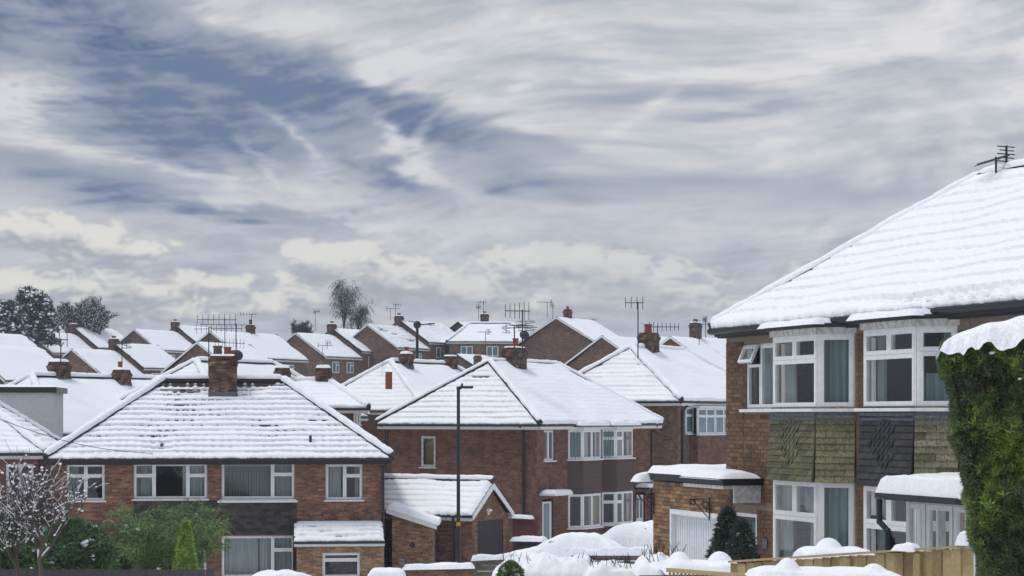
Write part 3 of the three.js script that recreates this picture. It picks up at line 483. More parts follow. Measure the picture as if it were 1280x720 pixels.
// ---- its garage
{
  const o = seat('attached_garage', 'flat-roofed buff brick garage with a white up-and-over door', 'garage', V(-3.06, 0, 0.05).applyMatrix4(right.matrixWorld), V(0, 0, 0), RT), L = 3.3, D = 5, h = 2.55;
  standOn(o, L, D);
  walls(o, { L, D, h, mat: M.mortar, sideMat: M.brickBuff, front: [[0.81, 0, 2.05, 2.04]] });
  const front = o.children[0], kinds = [0x97744f, 0x876647, 0xa5825c, 0x785a40, 0x8f6f50].map((c, i) => mottled(110 + i, c, c - 0x16120c, 2, 0.9, 0.002, 128, 0.3)), rnd = rng(78), geo = { 1: box(0.214, 0.064, 0.03), 0.5: box(0.102, 0.064, 0.03) };
  for (const [x0, y0, x1, y1] of [[0, 0.3, 0.8, 2.04], [0, 2.04, 3.3, 2.54], [2.87, 0.9, 3.3, 2.04]]) for (let r = Math.round(y0 / 0.075); (r + 1) * 0.075 <= y1 + 0.02; r++) for (let c = Math.floor((x0 - (r % 2) * 0.1125) / 0.225); c * 0.225 + (r % 2) * 0.1125 < x1 - 0.02; c++) {
    const a = Math.max(x0, c * 0.225 + (r % 2) * 0.1125), e = Math.min(x1, (c + 1) * 0.225 + (r % 2) * 0.1125), w = e - a; if (w < 0.05) continue;
    const half = w < 0.2, m = mesh('brick', half ? geo[0.5] : geo[1], kinds[Math.floor(rnd() * 5)], front); m.position.set((a + e) / 2, r * 0.075 + 0.0375, -0.005 + 0.004 * rnd()); if (half) m.scale.x = (w - 0.011) / 0.102;
  }
  const door = mesh('garage_door', box(1.94, 2.0, 0.04, 1.835, 1.0, -0.1), M.garageDoor, o), ribs = [];
  for (let i = 0; i < 19; i++) ribs.push(box(0.07, 1.84, 0.012, 0.93 + i * 0.1005, 0.98, -0.074));
  mesh('ribs', join(ribs), M.garageDoor, door);
  mesh('door_frame', join([box(0.07, 2.05, 0.12, 0.845, 1.02, -0.03), box(0.07, 2.05, 0.12, 2.825, 1.02, -0.03), box(1.91, 0.09, 0.12, 1.835, 2.0, -0.03)]), M.white, o);
  const top = mesh('flat_roof', join([box(L + 0.14, 0.15, D + 0.14, L / 2, h + 0.1, -D / 2), box(0.1, 0.12, 0.2, -0.14, h + 0.02, 0.1)]), M.black, o);
  mesh('snow', cushionGeo(L + 0.12, D + 0.14, 0.13, 51, { nx: 60, nz: 60, round: 0.1, over: 0.03 }).translate(L / 2, h + 0.174, -D / 2), M.snow, top);
  mesh('snow', cushionGeo(0.3, 0.34, 0.16, 52, { round: 0.15, bumps: [[0, 0, 0.14, 0.16]] }).translate(-0.17, h + 0.0, 0.14), M.snow, top);
  for (const x of [0.10, 2.55]) { // scrolled iron brackets for hanging baskets
    const g = [box(0.03, 0.42, 0.012, 0, 0, 0.03), rod(V(0, 0.18, 0.03), V(0, 0.18, 0.42), 0.011), rod(V(0, -0.18, 0.03), V(0, 0.16, 0.36), 0.009)];
    const curl = (cy, cz, r, t0, t1) => { let p0; for (let i = 0; i <= 14; i++) { const t = lerp(t0, t1, i / 14), q = r * (1 - 0.55 * i / 14), p = V(0, cy + q * Math.sin(t), cz + q * Math.cos(t)); if (p0) g.push(rod(p0, p, 0.009, 0.009, 5)); p0 = p; } };
    curl(0.08, 0.11, 0.08, 0, 9); curl(-0.02, 0.06, 0.05, 2, 10); curl(0.12, 0.36, 0.07, -1, 7);
    const q = mesh('basket_bracket', join(g), M.iron, o); q.position.set(x, 2.12, 0.01);
  }
}
// ---- the house at the left, end on to nothing: its front faces the camera
const LT = 6.5 * R;
const left = seat('semi_detached_house', 'orange brick semi with black tile-hung panel under a ribbed snowy hipped roof with large chimney', 'house', at(490, 572, 71), V(11.38 + 0.35, 5.21, 0.35), LT);
standOn(left, 11.38, 7.04);
{
  const o = left, L = 11.38, D = 7.04, h = 4.99;
  const w1 = opening(o, 83, 580, 626, 131), w2 = opening(o, 167, 579, 624, 259), w3 = opening(o, 277, 577, 624, 368), w4 = opening(o, 407, 580, 625, 453), g1 = opening(o, 277, 670, 722, 368), g0 = opening(o, 180, 670, 722, 258), g2 = opening(o, 84, 670, 722, 131);
  walls(o, { L, D, h, mat: M.brickOrange, front: [w1, w2, w3, w4, g1, g0, g2] }); interior(o, L, D, h);
  roof(o, { L, D, e: 5.21, over: 0.35, rise: 2.76, aL: 3.87, aR: 3.87, fasciaMat: M.gutter, seed: 9, A: 0.08, du: 0.05, dv: 0.032, ridge: [0.3, 0.14], snow: { front: { T: 0.10, A: 0.045, groove: 0.085, gap: 0.04, lip: 0.07, scal: 0.045, rough: 0.5, bare: [[5.2, 4.62, 2.4, 0.34, 0.16], [7.6, 4.7, 1.2, 0.2, 0.12], [4.75, 4.05, 0.5, 0.14, 0.2], [4.0, 0.75, 0.6, 0.4, 0.088], [9.4, 2.3, 0.5, 0.08, 0.1], [2.2, 0.05, 2, 0.1, 0.06], [11.2, 0.05, 0.8, 0.1, 0.08]] }, left: { T: 0.1 }, right: { T: 0.1 } } });  // fascia in gutter black: the shadow under the gutter put into its colour
  const big = [[0, 0, 0.62, 1], [0.62, 0, 0.88, 0.66], [0.62, 0.66, 0.88, 1]].map(([a, b, c, d]) => [a / 0.88, b, c / 0.88, d]), three = [[0, 0, 0.27, 0.66], [0, 0.66, 0.27, 1], [0.27, 0, 0.74, 1], [0.74, 0, 1, 0.66], [0.74, 0.66, 1, 1]];
  const put = (q, l) => windowUnit(o, place(q[0], q[1], -0.04), q[2], q[3], l, { fw: 0.06 });
  put(w1, [[0, 0, 0.5, 0.68], [0, 0.68, 0.5, 1], [0.5, 0, 1, 0.68], [0.5, 0.68, 1, 1]]); put(w2, three); put(w3, big); put(w4, CASEMENT); put(g1, big); put(g0, three); put(g2, CASEMENT);
  // vertical blinds
  const blinds = [], bx = w3[0] + 0.1, bw = w3[2] * 0.66; for (let i = 0; i < 18; i++) blinds.push(new THREE.BoxGeometry(0.085, w3[3] - 0.12, 0.004).rotateY(0.75).translate(bx + (i + 0.5) * bw / 18, w3[1] + w3[3] / 2, -0.32));
  mesh('vertical_blind', join(blinds), M.blind, o);
  const hang = (q, a, b, m, f = 5) => { const c = mesh('curtain', curtainGeo((b - a) * q[2], q[3] - 0.08, f, 0.03, a * 9 + q[0]), m, o); c.position.set(q[0] + a * q[2], q[1] + 0.04, -0.33); };
  hang(w1, 0.05, 0.3, M.curtain, 3); hang(w2, 0.02, 0.26, M.curtain, 4); hang(w2, 0.66, 0.98, M.curtain, 5); hang(w3, 0.74, 0.98, M.blind, 3); hang(w4, 0.04, 0.42, M.curtain, 5); hang(w4, 0.8, 0.97, M.curtain, 3); hang(g1, 0.04, 0.5, M.curtain, 8); hang(g1, 0.52, 0.66, M.curtain, 3); hang(g1, 0.74, 0.97, M.curtainTeal, 4); hang(g0, 0.7, 0.98, M.curtain, 4);
  // the tile-hung panels between the storeys
  const slate = [0x3b3734, 0x453f3a, 0x312e2c, 0x4d4640].map((c, i) => mottled(140 + i, c, c - 0x0d0c0b, 3, 0.85, 0.003, 128, 1));
  for (const [px0, px1] of [[276, 371], [167, 272]]) {
    const a = onPlane(o, px0, 626), b = onPlane(o, px1, 668), w = b.x - a.x, hh = a.y - b.y, panel = mesh('tile_hanging', box(w, hh, 0.04, (a.x + b.x) / 2, (a.y + b.y) / 2, 0.02), M.tileDark, o), rnd = rng(px0), geo = box(0.255, 0.16, 0.016);
    for (let r = 0; r * 0.115 < hh - 0.1; r++) for (let c = 0; c * 0.265 < w - 0.05; c++) { const x0 = a.x + c * 0.265 + (r % 2) * 0.12, x1 = Math.min(x0 + 0.255, b.x); if (x1 - x0 < 0.06) continue; const t = mesh('tile', geo, slate[Math.floor(rnd() * 4)], panel); t.position.set((x0 + x1) / 2, b.y + 0.08 + r * 0.115, 0.05 + 0.006 * rnd()); t.scale.x = (x1 - x0) / 0.255; t.rotation.x = -0.12; }
  }
  mesh('window_board', box(onPlane(o, 372, 625).x - onPlane(o, 272, 625).x, 0.07, 0.14, (onPlane(o, 372, 625).x + onPlane(o, 272, 625).x) / 2, w3[1] - 0.085, 0.07), M.white, o);
  // garage room at the right with a lean-to roof
  const e0 = onPlane(o, 371, 690, 1.0).x, e1 = onPlane(o, 480, 690, 1.0).x, gw = opening(o, 403, 691, 722, 450, 1.0), ew = e1 - e0, eh = onPlane(o, 420, 676, 1.0).y;
  mesh('wall', wallGeo(ew, eh + BELOW, [[gw[0] - e0, gw[1] + BELOW, gw[2], gw[3]]], 0.2).translate(e0, -BELOW, 1.0), M.brickBuff, o);
  mesh('wall', join([box(0.2, eh + BELOW, 0.8, e0 + 0.1, (eh - BELOW) / 2, 0.4), box(0.2, eh + BELOW, 0.8, e1 - 0.1, (eh - BELOW) / 2, 0.4)]), M.brickBuff, o);
  windowUnit(o, place(gw[0], gw[1], 0.97), gw[2], gw[3], [[0, 0.72, 1, 1], [0, 0, 1, 0.72]], {});
  const lean = [V(e0 - 0.12, eh, 1.16), V(e1 + 0.02, eh, 1.16), V(e0 - 0.12, eh + 0.62, 0.02), V(e1 + 0.02, eh + 0.62, 0.02)], ll = slopeLen(lean[0], lean[1], lean[2]);
  const lr = mesh('lean_to_roof', join([slopeGeo(...lean, 2, [0, ll], () => [0, 0]), slopeGeo(...lean.map((q) => q.clone().add(V(0, -0.1, 0))), 2, [0, ll], () => [0, 0])]), M.tileDark, o);
  mesh('snow', slopeGeo(...lean, 70, snowRows(ll, 0.035), snowHeights({ T: 0.10, A: 0.04, gap: 0.08, seed: 61, lip: 0.06 })), M.snow, lr);
  mesh('gutter', rod(V(e0 - 0.12, eh - 0.05, 1.2), V(e1 + 0.02, eh - 0.05, 1.2), 0.05, 0.05, 8, true), M.gutter, o); mesh('fascia', box(ew + 0.12, 0.14, 0.03, (e0 + e1) / 2 - 0.04, eh - 0.12, 1.13), M.white, o);
  pipe(o, [V(L + 0.2, 5.1, 0.38), V(L + 0.05, 4.85, 0.08), V(L + 0.05, 0, 0.08)], 0.05); pipe(o, [V(e0 - 0.1, 2.9, 0.08), V(e0 - 0.1, 0, 0.08)], 0.04);
  const c = onPlane(o, 279, 482, -3.0);
  chimney(o, c.x, 7.45, -2.95, 1.0, 0.75, 1.36, M.chimneyOld, [[-0.2, 0.38, M.potGrey, 0.17], [0.16, 0.34, M.pot, 0.14], [0.34, 0.22, M.pot, 0.12]], { snow: 0.05 });
  const q = onPlane(o, 388, 562, -0.4); mesh('vent_pipe', rod(V(q.x, 5.4, -0.3), V(q.x, 6.0, -0.3), 0.05, 0.05, 8, true), M.gutter, o);
}
// ---- the house in the middle, seen on its corner
const CT = 60 * R, HIP = { L: 10.8, D: 7.3, over: 0.35, rise: 2.6, aL: 2.75, aR: 2.75 };
const centre = seat('semi_detached_house', 'dark red brick semi with white bay windows and brown tile-hung panels behind the street lamp', 'house', at(675, 530, 81), V(-0.35, 5.2, 0.35), CT);
standOn(centre, 10.8, 7.3);
// a canted or square bay on the CH pattern: windows, tile-hung panel and hood
function simpleBay(o, x0, x1, proj, yU, hU, yG, hG, mats) {
  const F = [[V(x0 - proj * 0.9, 0, 0), V(x0, 0, proj)], [V(x0, 0, proj), V(x1, 0, proj)], [V(x1, 0, proj), V(x1 + proj * 0.9, 0, 0)]];
  F.forEach(([A, B], k) => {
    const w = A.distanceTo(B), turn = Math.atan2(-(B.z - A.z), B.x - A.x), m = place(A.x, 0, A.z, turn), lay = k === 1 ? (mats.split ? [[0, 0, 0.4, 0.7], [0, 0.7, 0.4, 1], [0.4, 0, 1, 1]] : [[0, 0, 0.5, 1], [0.5, 0, 1, 1]]) : mats.split ? [[0, 0, 1, 0.7], [0, 0.7, 1, 1]] : [[0, 0, 1, 1]];
    windowUnit(o, m.clone().multiply(place(0.01, yU, 0)), w - 0.02, hU, lay, { fw: 0.065 }); windowUnit(o, m.clone().multiply(place(0.01, yG, 0)), w - 0.02, hG, lay, { fw: 0.065 });
    const p = mesh('tile_hanging', box(w, yU - yG - hG - 0.06, 0.06, w / 2, (yU + yG + hG) / 2, -0.03), mats.tile, o); p.applyMatrix4(m);
    const rows = []; for (let y = yG + hG + 0.06; y < yU - 0.08; y += 0.115) rows.push(new THREE.BoxGeometry(w + 0.02, 0.13, 0.016).rotateX(-0.12).translate(w / 2, y + 0.04, 0.012 + 0.006 * Math.sin(y * 91))); mesh('tile_courses', join(rows), mats.tile, p);
    const lo = mesh('wall', box(w, yG + BELOW - 0.06, 0.1, w / 2, (yG - BELOW) / 2 - 0.03, -0.06), mats.brick, o); lo.applyMatrix4(m);
    const up = mesh('fascia', box(w + 0.04, 0.12, 0.06, w / 2, yU + hU + 0.062, -0.02), M.white, o); up.applyMatrix4(m);
  });
  const hood = mesh('bay_hood', box(x1 - x0 + proj * 1.8 + 0.1, 0.07, proj + 0.16, (x0 + x1) / 2, yU + hU + 0.16, proj / 2 + 0.08), M.gutter, o);
  mesh('snow', cushionGeo(x1 - x0 + proj * 1.7 + 0.1, proj + 0.16, 0.16, x0 * 7, { round: 0.14, over: 0.03 }).translate((x0 + x1) / 2, yU + hU + 0.196, proj / 2 + 0.08), M.snow, hood);
}
const bayTiles = mottled(150, 0x3d322d, 0x6b5a50, 6, 0.85, 0.004, 256, 0.8);
{
  const o = centre, { L, D } = HIP, h = 4.98, yU = 3.70, hU = 1.24, yG = 0.82, hG = 1.42;
  const bays = [[3.1, 4.75], [6.15, 7.8]], cut = bays.flatMap(([a, b]) => [[a - 0.4, yG, b - a + 0.8, hG], [a - 0.4, yU, b - a + 0.8, hU]]);
  const wS = opening(o, 680, 538, 576, 693.5), dr = opening(o, 678, 629, 688, 692), sw = (() => { const a = onPlane(o, 526, 545, 0, 'x'), b = onPlane(o, 544.5, 584, 0, 'x'); return [a.z, b.y, b.z - a.z, a.y - b.y]; })();
  walls(o, { L, D, h, mat: M.brickRed, front: [...cut, wS, [dr[0], 0, dr[2], 2.1], [9.1, 0, 0.9, 2.1]], left: [[sw[0] + D - 0.25, sw[1], sw[2], sw[3]]] }); interior(o, L, D, h);
  roof(o, { ...HIP, e: 5.2, seed: 15, A: 0.05, du: 0.07, dv: 0.04, snow: { front: { T: 0.17, A: 0.008, gap: 0.01, lip: 0.08, rough: 0.4 }, left: { T: 0.11, A: 0.03, groove: 0.06, gap: 0.03, lip: 0.06, bare: [[2.6, 3.3, 0.6, 0.1, 0.06], [5.0, 0.05, 3, 0.06, 0.04], [6.2, 2.6, 0.5, 0.1, 0.06], [4.1, 2.9, 0.9, 0.12, 0.05]] } } });
  for (const [i, [a, b]] of bays.entries()) simpleBay(o, a, b, 0.5, yU, hU, yG, hG, { tile: bayTiles, brick: M.brickRed, split: i === 1 });
  windowUnit(o, place(wS[0], wS[1], -0.04), wS[2], wS[3], [[0, 0, 0.5, 1], [0.5, 0, 1, 1]], { fw: 0.05 });
  windowUnit(o, place(0.04 - 0.04, sw[1], sw[0], -Math.PI / 2), sw[2], sw[3], [[0, 0, 1, 1]], { fw: 0.07, mat: M.whiteDull });
  const blind = mesh('curtain', curtainGeo(sw[2] - 0.1, sw[3] - 0.1, 1, 0.005, 2), M.curtainCream, o); blind.position.set(0.24, sw[1] + 0.05, sw[0] + 0.04); blind.rotation.y = -Math.PI / 2;
  const hang = (x, y, z, w, hh, m, turn = 0) => { const c = mesh('curtain', curtainGeo(w, hh, 4, 0.03, x * 5 + y), m, o); c.position.set(x, y, z); c.rotation.y = turn; };
  hang(3.15, yU, 0.3, 0.7, 1.2, M.curtain); hang(6.2, yU, 0.3, 0.9, 1.2, M.curtain); hang(4.0, yG, 0.28, 0.75, 1.4, M.curtainCream); hang(6.2, yG, 0.3, 0.5, 1.4, M.curtain); hang(2.72, yU, 0.0, 0.5, 1.2, M.curtainTeal, -50 * R); hang(5.76, yU, 0.0, 0.5, 1.2, M.curtainTeal, -50 * R); hang(wS[0] + 0.05, wS[1], -0.3, 0.3, 1.2, M.curtain);
  const door = mesh('door', box(dr[2] - 0.1, 2.0, 0.05, dr[0] + dr[2] / 2, 1.0, -0.1), M.white, o); mesh('pane', box(dr[2] * 0.5, 1.6, 0.02, dr[0] + dr[2] / 2, 1.12, -0.075), M.farGlass, door);
  const door2 = mesh('door', box(0.8, 2.0, 0.05, 9.55, 1.0, -0.1), M.white, o); mesh('pane', join([box(0.2, 0.9, 0.02, 9.38, 1.4, -0.075), box(0.2, 0.9, 0.02, 9.72, 1.4, -0.075)]), M.farGlassDark, door2);
  for (const [x, w] of [[dr[0] + dr[2] / 2, 1.5], [9.55, 1.4]]) { const c = mesh('door_canopy', box(w, 0.1, 0.75, x, 2.32, 0.38), x < 5 ? M.white : M.gutter, o); mesh('snow', cushionGeo(w, 0.7, 0.14, x, { round: 0.2 }).translate(x, 2.37, 0.4), M.snow, c); }
  const dp = onPlane(o, 655, 560, 0, 'x'); pipe(o, [V(-0.33, 5.1, dp.z), V(-0.06, 4.85, dp.z), V(-0.06, 0, dp.z)], 0.05);
  const dp2 = onPlane(o, 483, 560, 0, 'x'); pipe(o, [V(-0.33, 5.1, dp2.z), V(-0.06, 4.85, dp2.z), V(-0.06, 0, dp2.z)], 0.04);
  pipe(o, [V(10.55, 5.1, 0.36), V(10.55, 4.8, 0.06), V(10.55, 0, 0.06)], 0.04);
  const c = onPlane(o, 643, 457, -3.4); chimney(o, c.x, 7.35, -3.4, 0.95, 0.7, 1.05, M.chimneyFar, [[0.1, 0.42, M.pot, 0.13]], { snow: 0.04 });
}
// ---- houses of the same kind further back
function hipHouse(label, w, q, theta, brick, o2) {
  const o = seat('semi_detached_house', label, 'house', w, q, theta, o2.group), P = { ...HIP, ...o2.plan }, h = (o2.e ?? 5.2) - 0.22;
  standOn(o, P.L, P.D);
  walls(o, { L: P.L, D: P.D, h, mat: brick }); roof(o, { ...P, e: o2.e ?? 5.2, seed: o2.seed, A: 0.04, du: 0.12, dv: 0.06, ridge: [0.34, 0.15], tileUp: 0.02, snow: o2.snow ?? {} });
  return o;
}
const ripple = (T = 0.11, gap = 0.05) => ({ T, gap: gap * 0.5, A: 0.025, groove: gap, lip: 0.06 });
const house4 = hipHouse('hip-roofed brown brick house with tall chimney aerial behind the dark red brick semi', at(852, 501, 93), V(-0.35, 5.2, 0.35), CT, M.brickBrown, { seed: 21, snow: { left: ripple(), front: { T: 0.16, gap: 0.01, A: 0.008 } } });
{
  const o = house4, w1 = opening(o, 856, 509, 542, 866), w2 = opening(o, 873, 510, 543, 915, 0.45);
  windowUnit(o, place(w1[0], w1[1], 0.08), w1[2], w1[3], [[0, 0, 1, 0.7], [0, 0.7, 1, 1]], { glass: M.farGlass });
  windowUnit(o, place(w2[0], w2[1], 0.45), w2[2] / 2, w2[3], [[0, 0, 0.5, 0.7], [0, 0.7, 0.5, 1], [0.5, 0, 1, 0.7], [0.5, 0.7, 1, 1]], { glass: M.farGlass }); windowUnit(o, place(w2[0] + w2[2] / 2 + 0.05, w2[1], 0.45), w2[2] / 2, w2[3], [[0, 0, 0.5, 0.7], [0, 0.7, 0.5, 1], [0.5, 0, 1, 0.7], [0.5, 0.7, 1, 1]], { glass: M.farGlass });
  mesh('wall', box(w2[2] + 0.05, 1.7, 0.44, w2[0] + w2[2] / 2, w2[1] - 0.9, 0.22), M.brickRed, o); mesh('bay_hood', box(w2[2] + 0.2, 0.08, 0.6, w2[0] + w2[2] / 2, w2[1] + w2[3] + 0.05, 0.28), M.white, o);
  const p = onPlane(o, 853, 540); pipe(o, [V(p.x - 0.1, 5, 0.3), V(p.x - 0.1, 4.7, 0.06), V(p.x - 0.1, 0, 0.06)], 0.06);
  const c = onPlane(o, 811, 437, -3.5); chimney(o, c.x, 7.5, -3.5, 0.85, 0.75, 1.0, M.chimneyFar, [[-0.08, 0.45, M.pot, 0.2]], { snow: 0 });
}
const h16 = hipHouse('snow-buried hipped house with a squat dark chimney behind the flat-roofed extension', at(40, 471, 92), V(2.4, 7.8, -3.65), CT, M.brickRed, { seed: 31, plan: { L: 15 }, snow: { left: ripple(0.13, 0.02) } });
{ const c = onPlane(h16, 74, 473, -3.65); chimney(h16, c.x, 7.65, -3.65, 0.8, 0.7, 0.8, M.chimneyFar, [[0, 0.25, M.pot, 0.15]], { snow: 0.12 }); const d = onPlane(h16, 152, 481, -3.2); chimney(h16, d.x, 7.4, -3.2, 0.7, 0.6, 0.75, M.chimneyFar, [[-0.1, 0.4, M.pot, 0.12]], { snow: 0.1 }); }
const h17 = hipHouse('hipped house whose snowy peak rises behind the orange brick semi chimney', at(245, 452, 95), V(2.4, 7.8, -3.65), CT, M.brickRed, { seed: 37, snow: { left: ripple(0.12, 0.03) } });
const h18 = hipHouse('snowy hipped house with a small brown dormer gable behind the dark red brick semi', at(488, 453, 108), V(2.4, 7.8, -3.65), CT, M.brickRed, { seed: 41, snow: { left: ripple(0.14, 0.02) } });
{
  const o = h18, c = onPlane(o, 508, 466, -3.2); chimney(o, c.x, 7.45, -3.2, 0.55, 0.55, 0.75, M.chimneyFar, [[0, 0.38, M.pot, 0.13]], { snow: 0.12 });
  const c2 = onPlane(o, 563, 466, -3.4); chimney(o, c2.x, 7.3, -3.4, 0.6, 0.6, 0.9, M.chimneyFar, [[0, 0.2, M.potGrey, 0.13]], { snow: 0.06 });
  const c3 = onPlane(o, 486, 475, -1.6); mesh('chimney', box(0.26, 0.9, 0.26, c3.x, 6.75, -1.6), M.pot, o);
}
const h19 = hipHouse('low hipped brick house with two snow-capped chimneys between the orange and dark red semis', at(461, 510, 89), V(9 + 0.35, 4.4, 0.35), LT, M.brickRed, { seed: 43, e: 4.4, plan: { L: 9, D: 4.2, rise: 1.2, aL: 1.9, aR: 1.75 }, snow: { front: ripple(0.14, 0.015) } });
{ const o = h19; for (const px of [353, 404]) { const c = onPlane(o, px, 480, -2.1); chimney(o, c.x, 5.4, -2.1, 0.72, 0.6, 0.75, M.chimneyFar, [], { snow: 0.12 }); } const w = opening(o, 442, 516, 531, 451); windowUnit(o, place(w[0], w[1], 0.06), w[2], w[3], [[0, 0, 0.5, 1], [0.5, 0, 1, 1]], { glass: M.farGlass, fw: 0.05 }); }
// ---- the neighbour at the left edge
const leftEdge = hipHouse('brick house at the end of the row behind the bare snowy tree', at(58, 566, 74), V(9 + 0.35, 5.2, 0.35), LT, M.brickOrange, { seed: 47, plan: { L: 9, D: 7, rise: 2.7, aL: 3.85, aR: 3.85 }, snow: { front: ripple(0.12, 0.05), right: ripple() } });
{
  const o = leftEdge; { const w = opening(o, 8, 580, 625, 42); windowUnit(o, place(w[0], w[1], 0.07), w[2], w[3], CASEMENT, { glass: M.farGlassDark }); }
}
// ---- a flat-roofed rendered block behind it
{
  const w = at(66, 535, 84), o = thing('flat_roofed_extension', 'pale rendered flat-roofed extension with a dark overhanging fascia', 'building', V(w.x, w.y - 4.2, w.z), LT);
  stand(w.x - 3, 86, w.y - 4.2);
  mesh('wall', box(6, 5.8 + BELOW, 4, -3, (5.8 - BELOW) / 2, -2), M.render, o);
  mesh('flat_roof', box(6.3, 0.24, 4.3, -2.98, 5.8, -2), M.black, o); mesh('snow', cushionGeo(6.2, 4.2, 0.1, 3, { nx: 30, nz: 24 }).translate(-2.98, 5.92, -2), M.snow, o);
}
// ---- garages beside the middle house
const GT = -30 * R;
{
  const L = 4.9, D = 2.7, o = seat('pitched_garage', 'small brick garage with snowy pitched roof and dark plum door beside the street lamp', 'garage', at(617, 603, 76), V(L + 0.14, 2.96, -D / 2), GT), e = 1.78, rise = 1.18;
  standOn(o, L, D);
  walls(o, { L, D, h: e - 0.2, mat: M.brickOrange, right: [[0.2, -0.5, 1.9, 2.02]], t: 0.2 });
  const tri = new THREE.Shape(); tri.moveTo(0, 0); tri.lineTo(D, 0); tri.lineTo(D / 2, rise - 0.04); mesh('gable', new THREE.ExtrudeGeometry(tri, { depth: 0.18, bevelEnabled: false }).rotateY(Math.PI / 2).translate(L - 0.182, e - 0.2, 0), M.brickOrange, o);
  roof(o, { L, D, e, over: 0.2, rise, aL: 0, aR: 0, seed: 71, A: 0.03, du: 0.07, dv: 0.04, ridge: [0.25, 0.14], snow: { front: { T: 0.17, gap: 0.03, lip: 0.1 }, back: { T: 0.17 } } });
  const door = mesh('garage_door', box(0.04, 2.0, 1.88, L - 0.06, 0.52, -1.35), std(0x2c1e22, 0.6), o); const bd = []; for (let i = 0; i < 12; i++) bd.push(box(0.012, 1.96, 0.14, L - 0.034, 0.5, -0.5 - i * 0.154)); mesh('boards', join(bd), std(0x33242a, 0.6), door);
  const lamp = mesh('wall_light', join([box(0.1, 0.08, 0.08, L + 0.05, 1.86, -1.15), box(0.05, 0.14, 0.1, L + 0.03, 1.8, -1.15)]), M.white, o); mesh('snow', cushionGeo(0.14, 0.14, 0.06, 2).translate(L + 0.06, 1.9, -1.15), M.snow, lamp);
  pipe(o, [V(L - 0.7, 1.7, 0.22), V(L - 0.7, 0, 0.06)], 0.045);
}
{
  const o = seat('lean_to_garage', 'low brick garage with snowy sloping roof and white bargeboard beside the orange brick semi', 'garage', at(536, 656, 73), V(1.35, 1.95, 0.1), 0), L = 1.5, D = 3.2;
  standOn(o, L, D);
  walls(o, { L, D, h: 1.75, mat: M.brickBuff, t: 0.18 });
  const top = [V(L + 0.15, 1.95, 0.2), V(L + 0.15, 1.95, -D), V(-0.2, 2.55, 0.2), V(-0.2, 2.55, -D)], ll = slopeLen(top[0], top[1], top[2]);
  const r = mesh('roof', join([slopeGeo(...top, 2, [0, ll], () => [0, 0]), slopeGeo(...top.map((p) => p.clone().add(V(0, -0.1, 0))), 2, [0, ll], () => [0, 0])]), M.tileDark, o);
  mesh('snow', slopeGeo(...top, 40, snowRows(ll, 0.04), snowHeights({ T: 0.2, A: 0.0, gap: 0, seed: 13, lip: 0.1, side: 0.1 })), M.snow, r);
  mesh('gable', (() => { const s = new THREE.Shape(); s.moveTo(0, 1.75); s.lineTo(L, 1.75); s.lineTo(L, 1.86); s.lineTo(0, 2.36); return new THREE.ExtrudeGeometry(s, { depth: 0.16, bevelEnabled: false }).translate(0, 0, -0.16); })(), M.brickBuff, o);
  mesh('bargeboard', (() => { const s = new THREE.Shape(); s.moveTo(L + 0.15, 1.94); s.lineTo(-0.2, 2.54); s.lineTo(-0.2, 2.38); s.lineTo(L + 0.15, 1.78); return new THREE.ExtrudeGeometry(s, { depth: 0.04, bevelEnabled: false }).translate(0, 0, 0.18); })(), M.white, o);
  mesh('vent', new THREE.CylinderGeometry(0.1, 0.1, 0.03, 14).rotateX(Math.PI / 2).translate(0.75, 1.2, 0.01), M.black, o);
}
{ // plum boarded gate beside the garage
  const a = at(641, 700, 79), b = at(671, 700, 78), o = thing('side_gate', 'plum painted boarded gate with snow on top beside the dark red brick semi', 'gate', V(a.x, a.y, a.z), Math.atan2(a.z - b.z, b.x - a.x)), w = Math.hypot(b.x - a.x, b.z - a.z);
  stand(a.x, 78, a.y); for (let i = 0; i < 6; i++) mesh('board', box(w, 0.255, 0.03, w / 2, 0.16 + i * 0.265, 0), M.woodRed, o);
  mesh('post', join([box(0.08, 1.75, 0.08, 0.04, 0.87, -0.06), box(0.08, 1.75, 0.08, w - 0.04, 0.87, -0.06)]), M.woodRed, o); mesh('snow', cushionGeo(w * 0.75, 0.18, 0.12, 9).translate(w * 0.42, 1.68, 0), M.snow, o);
}

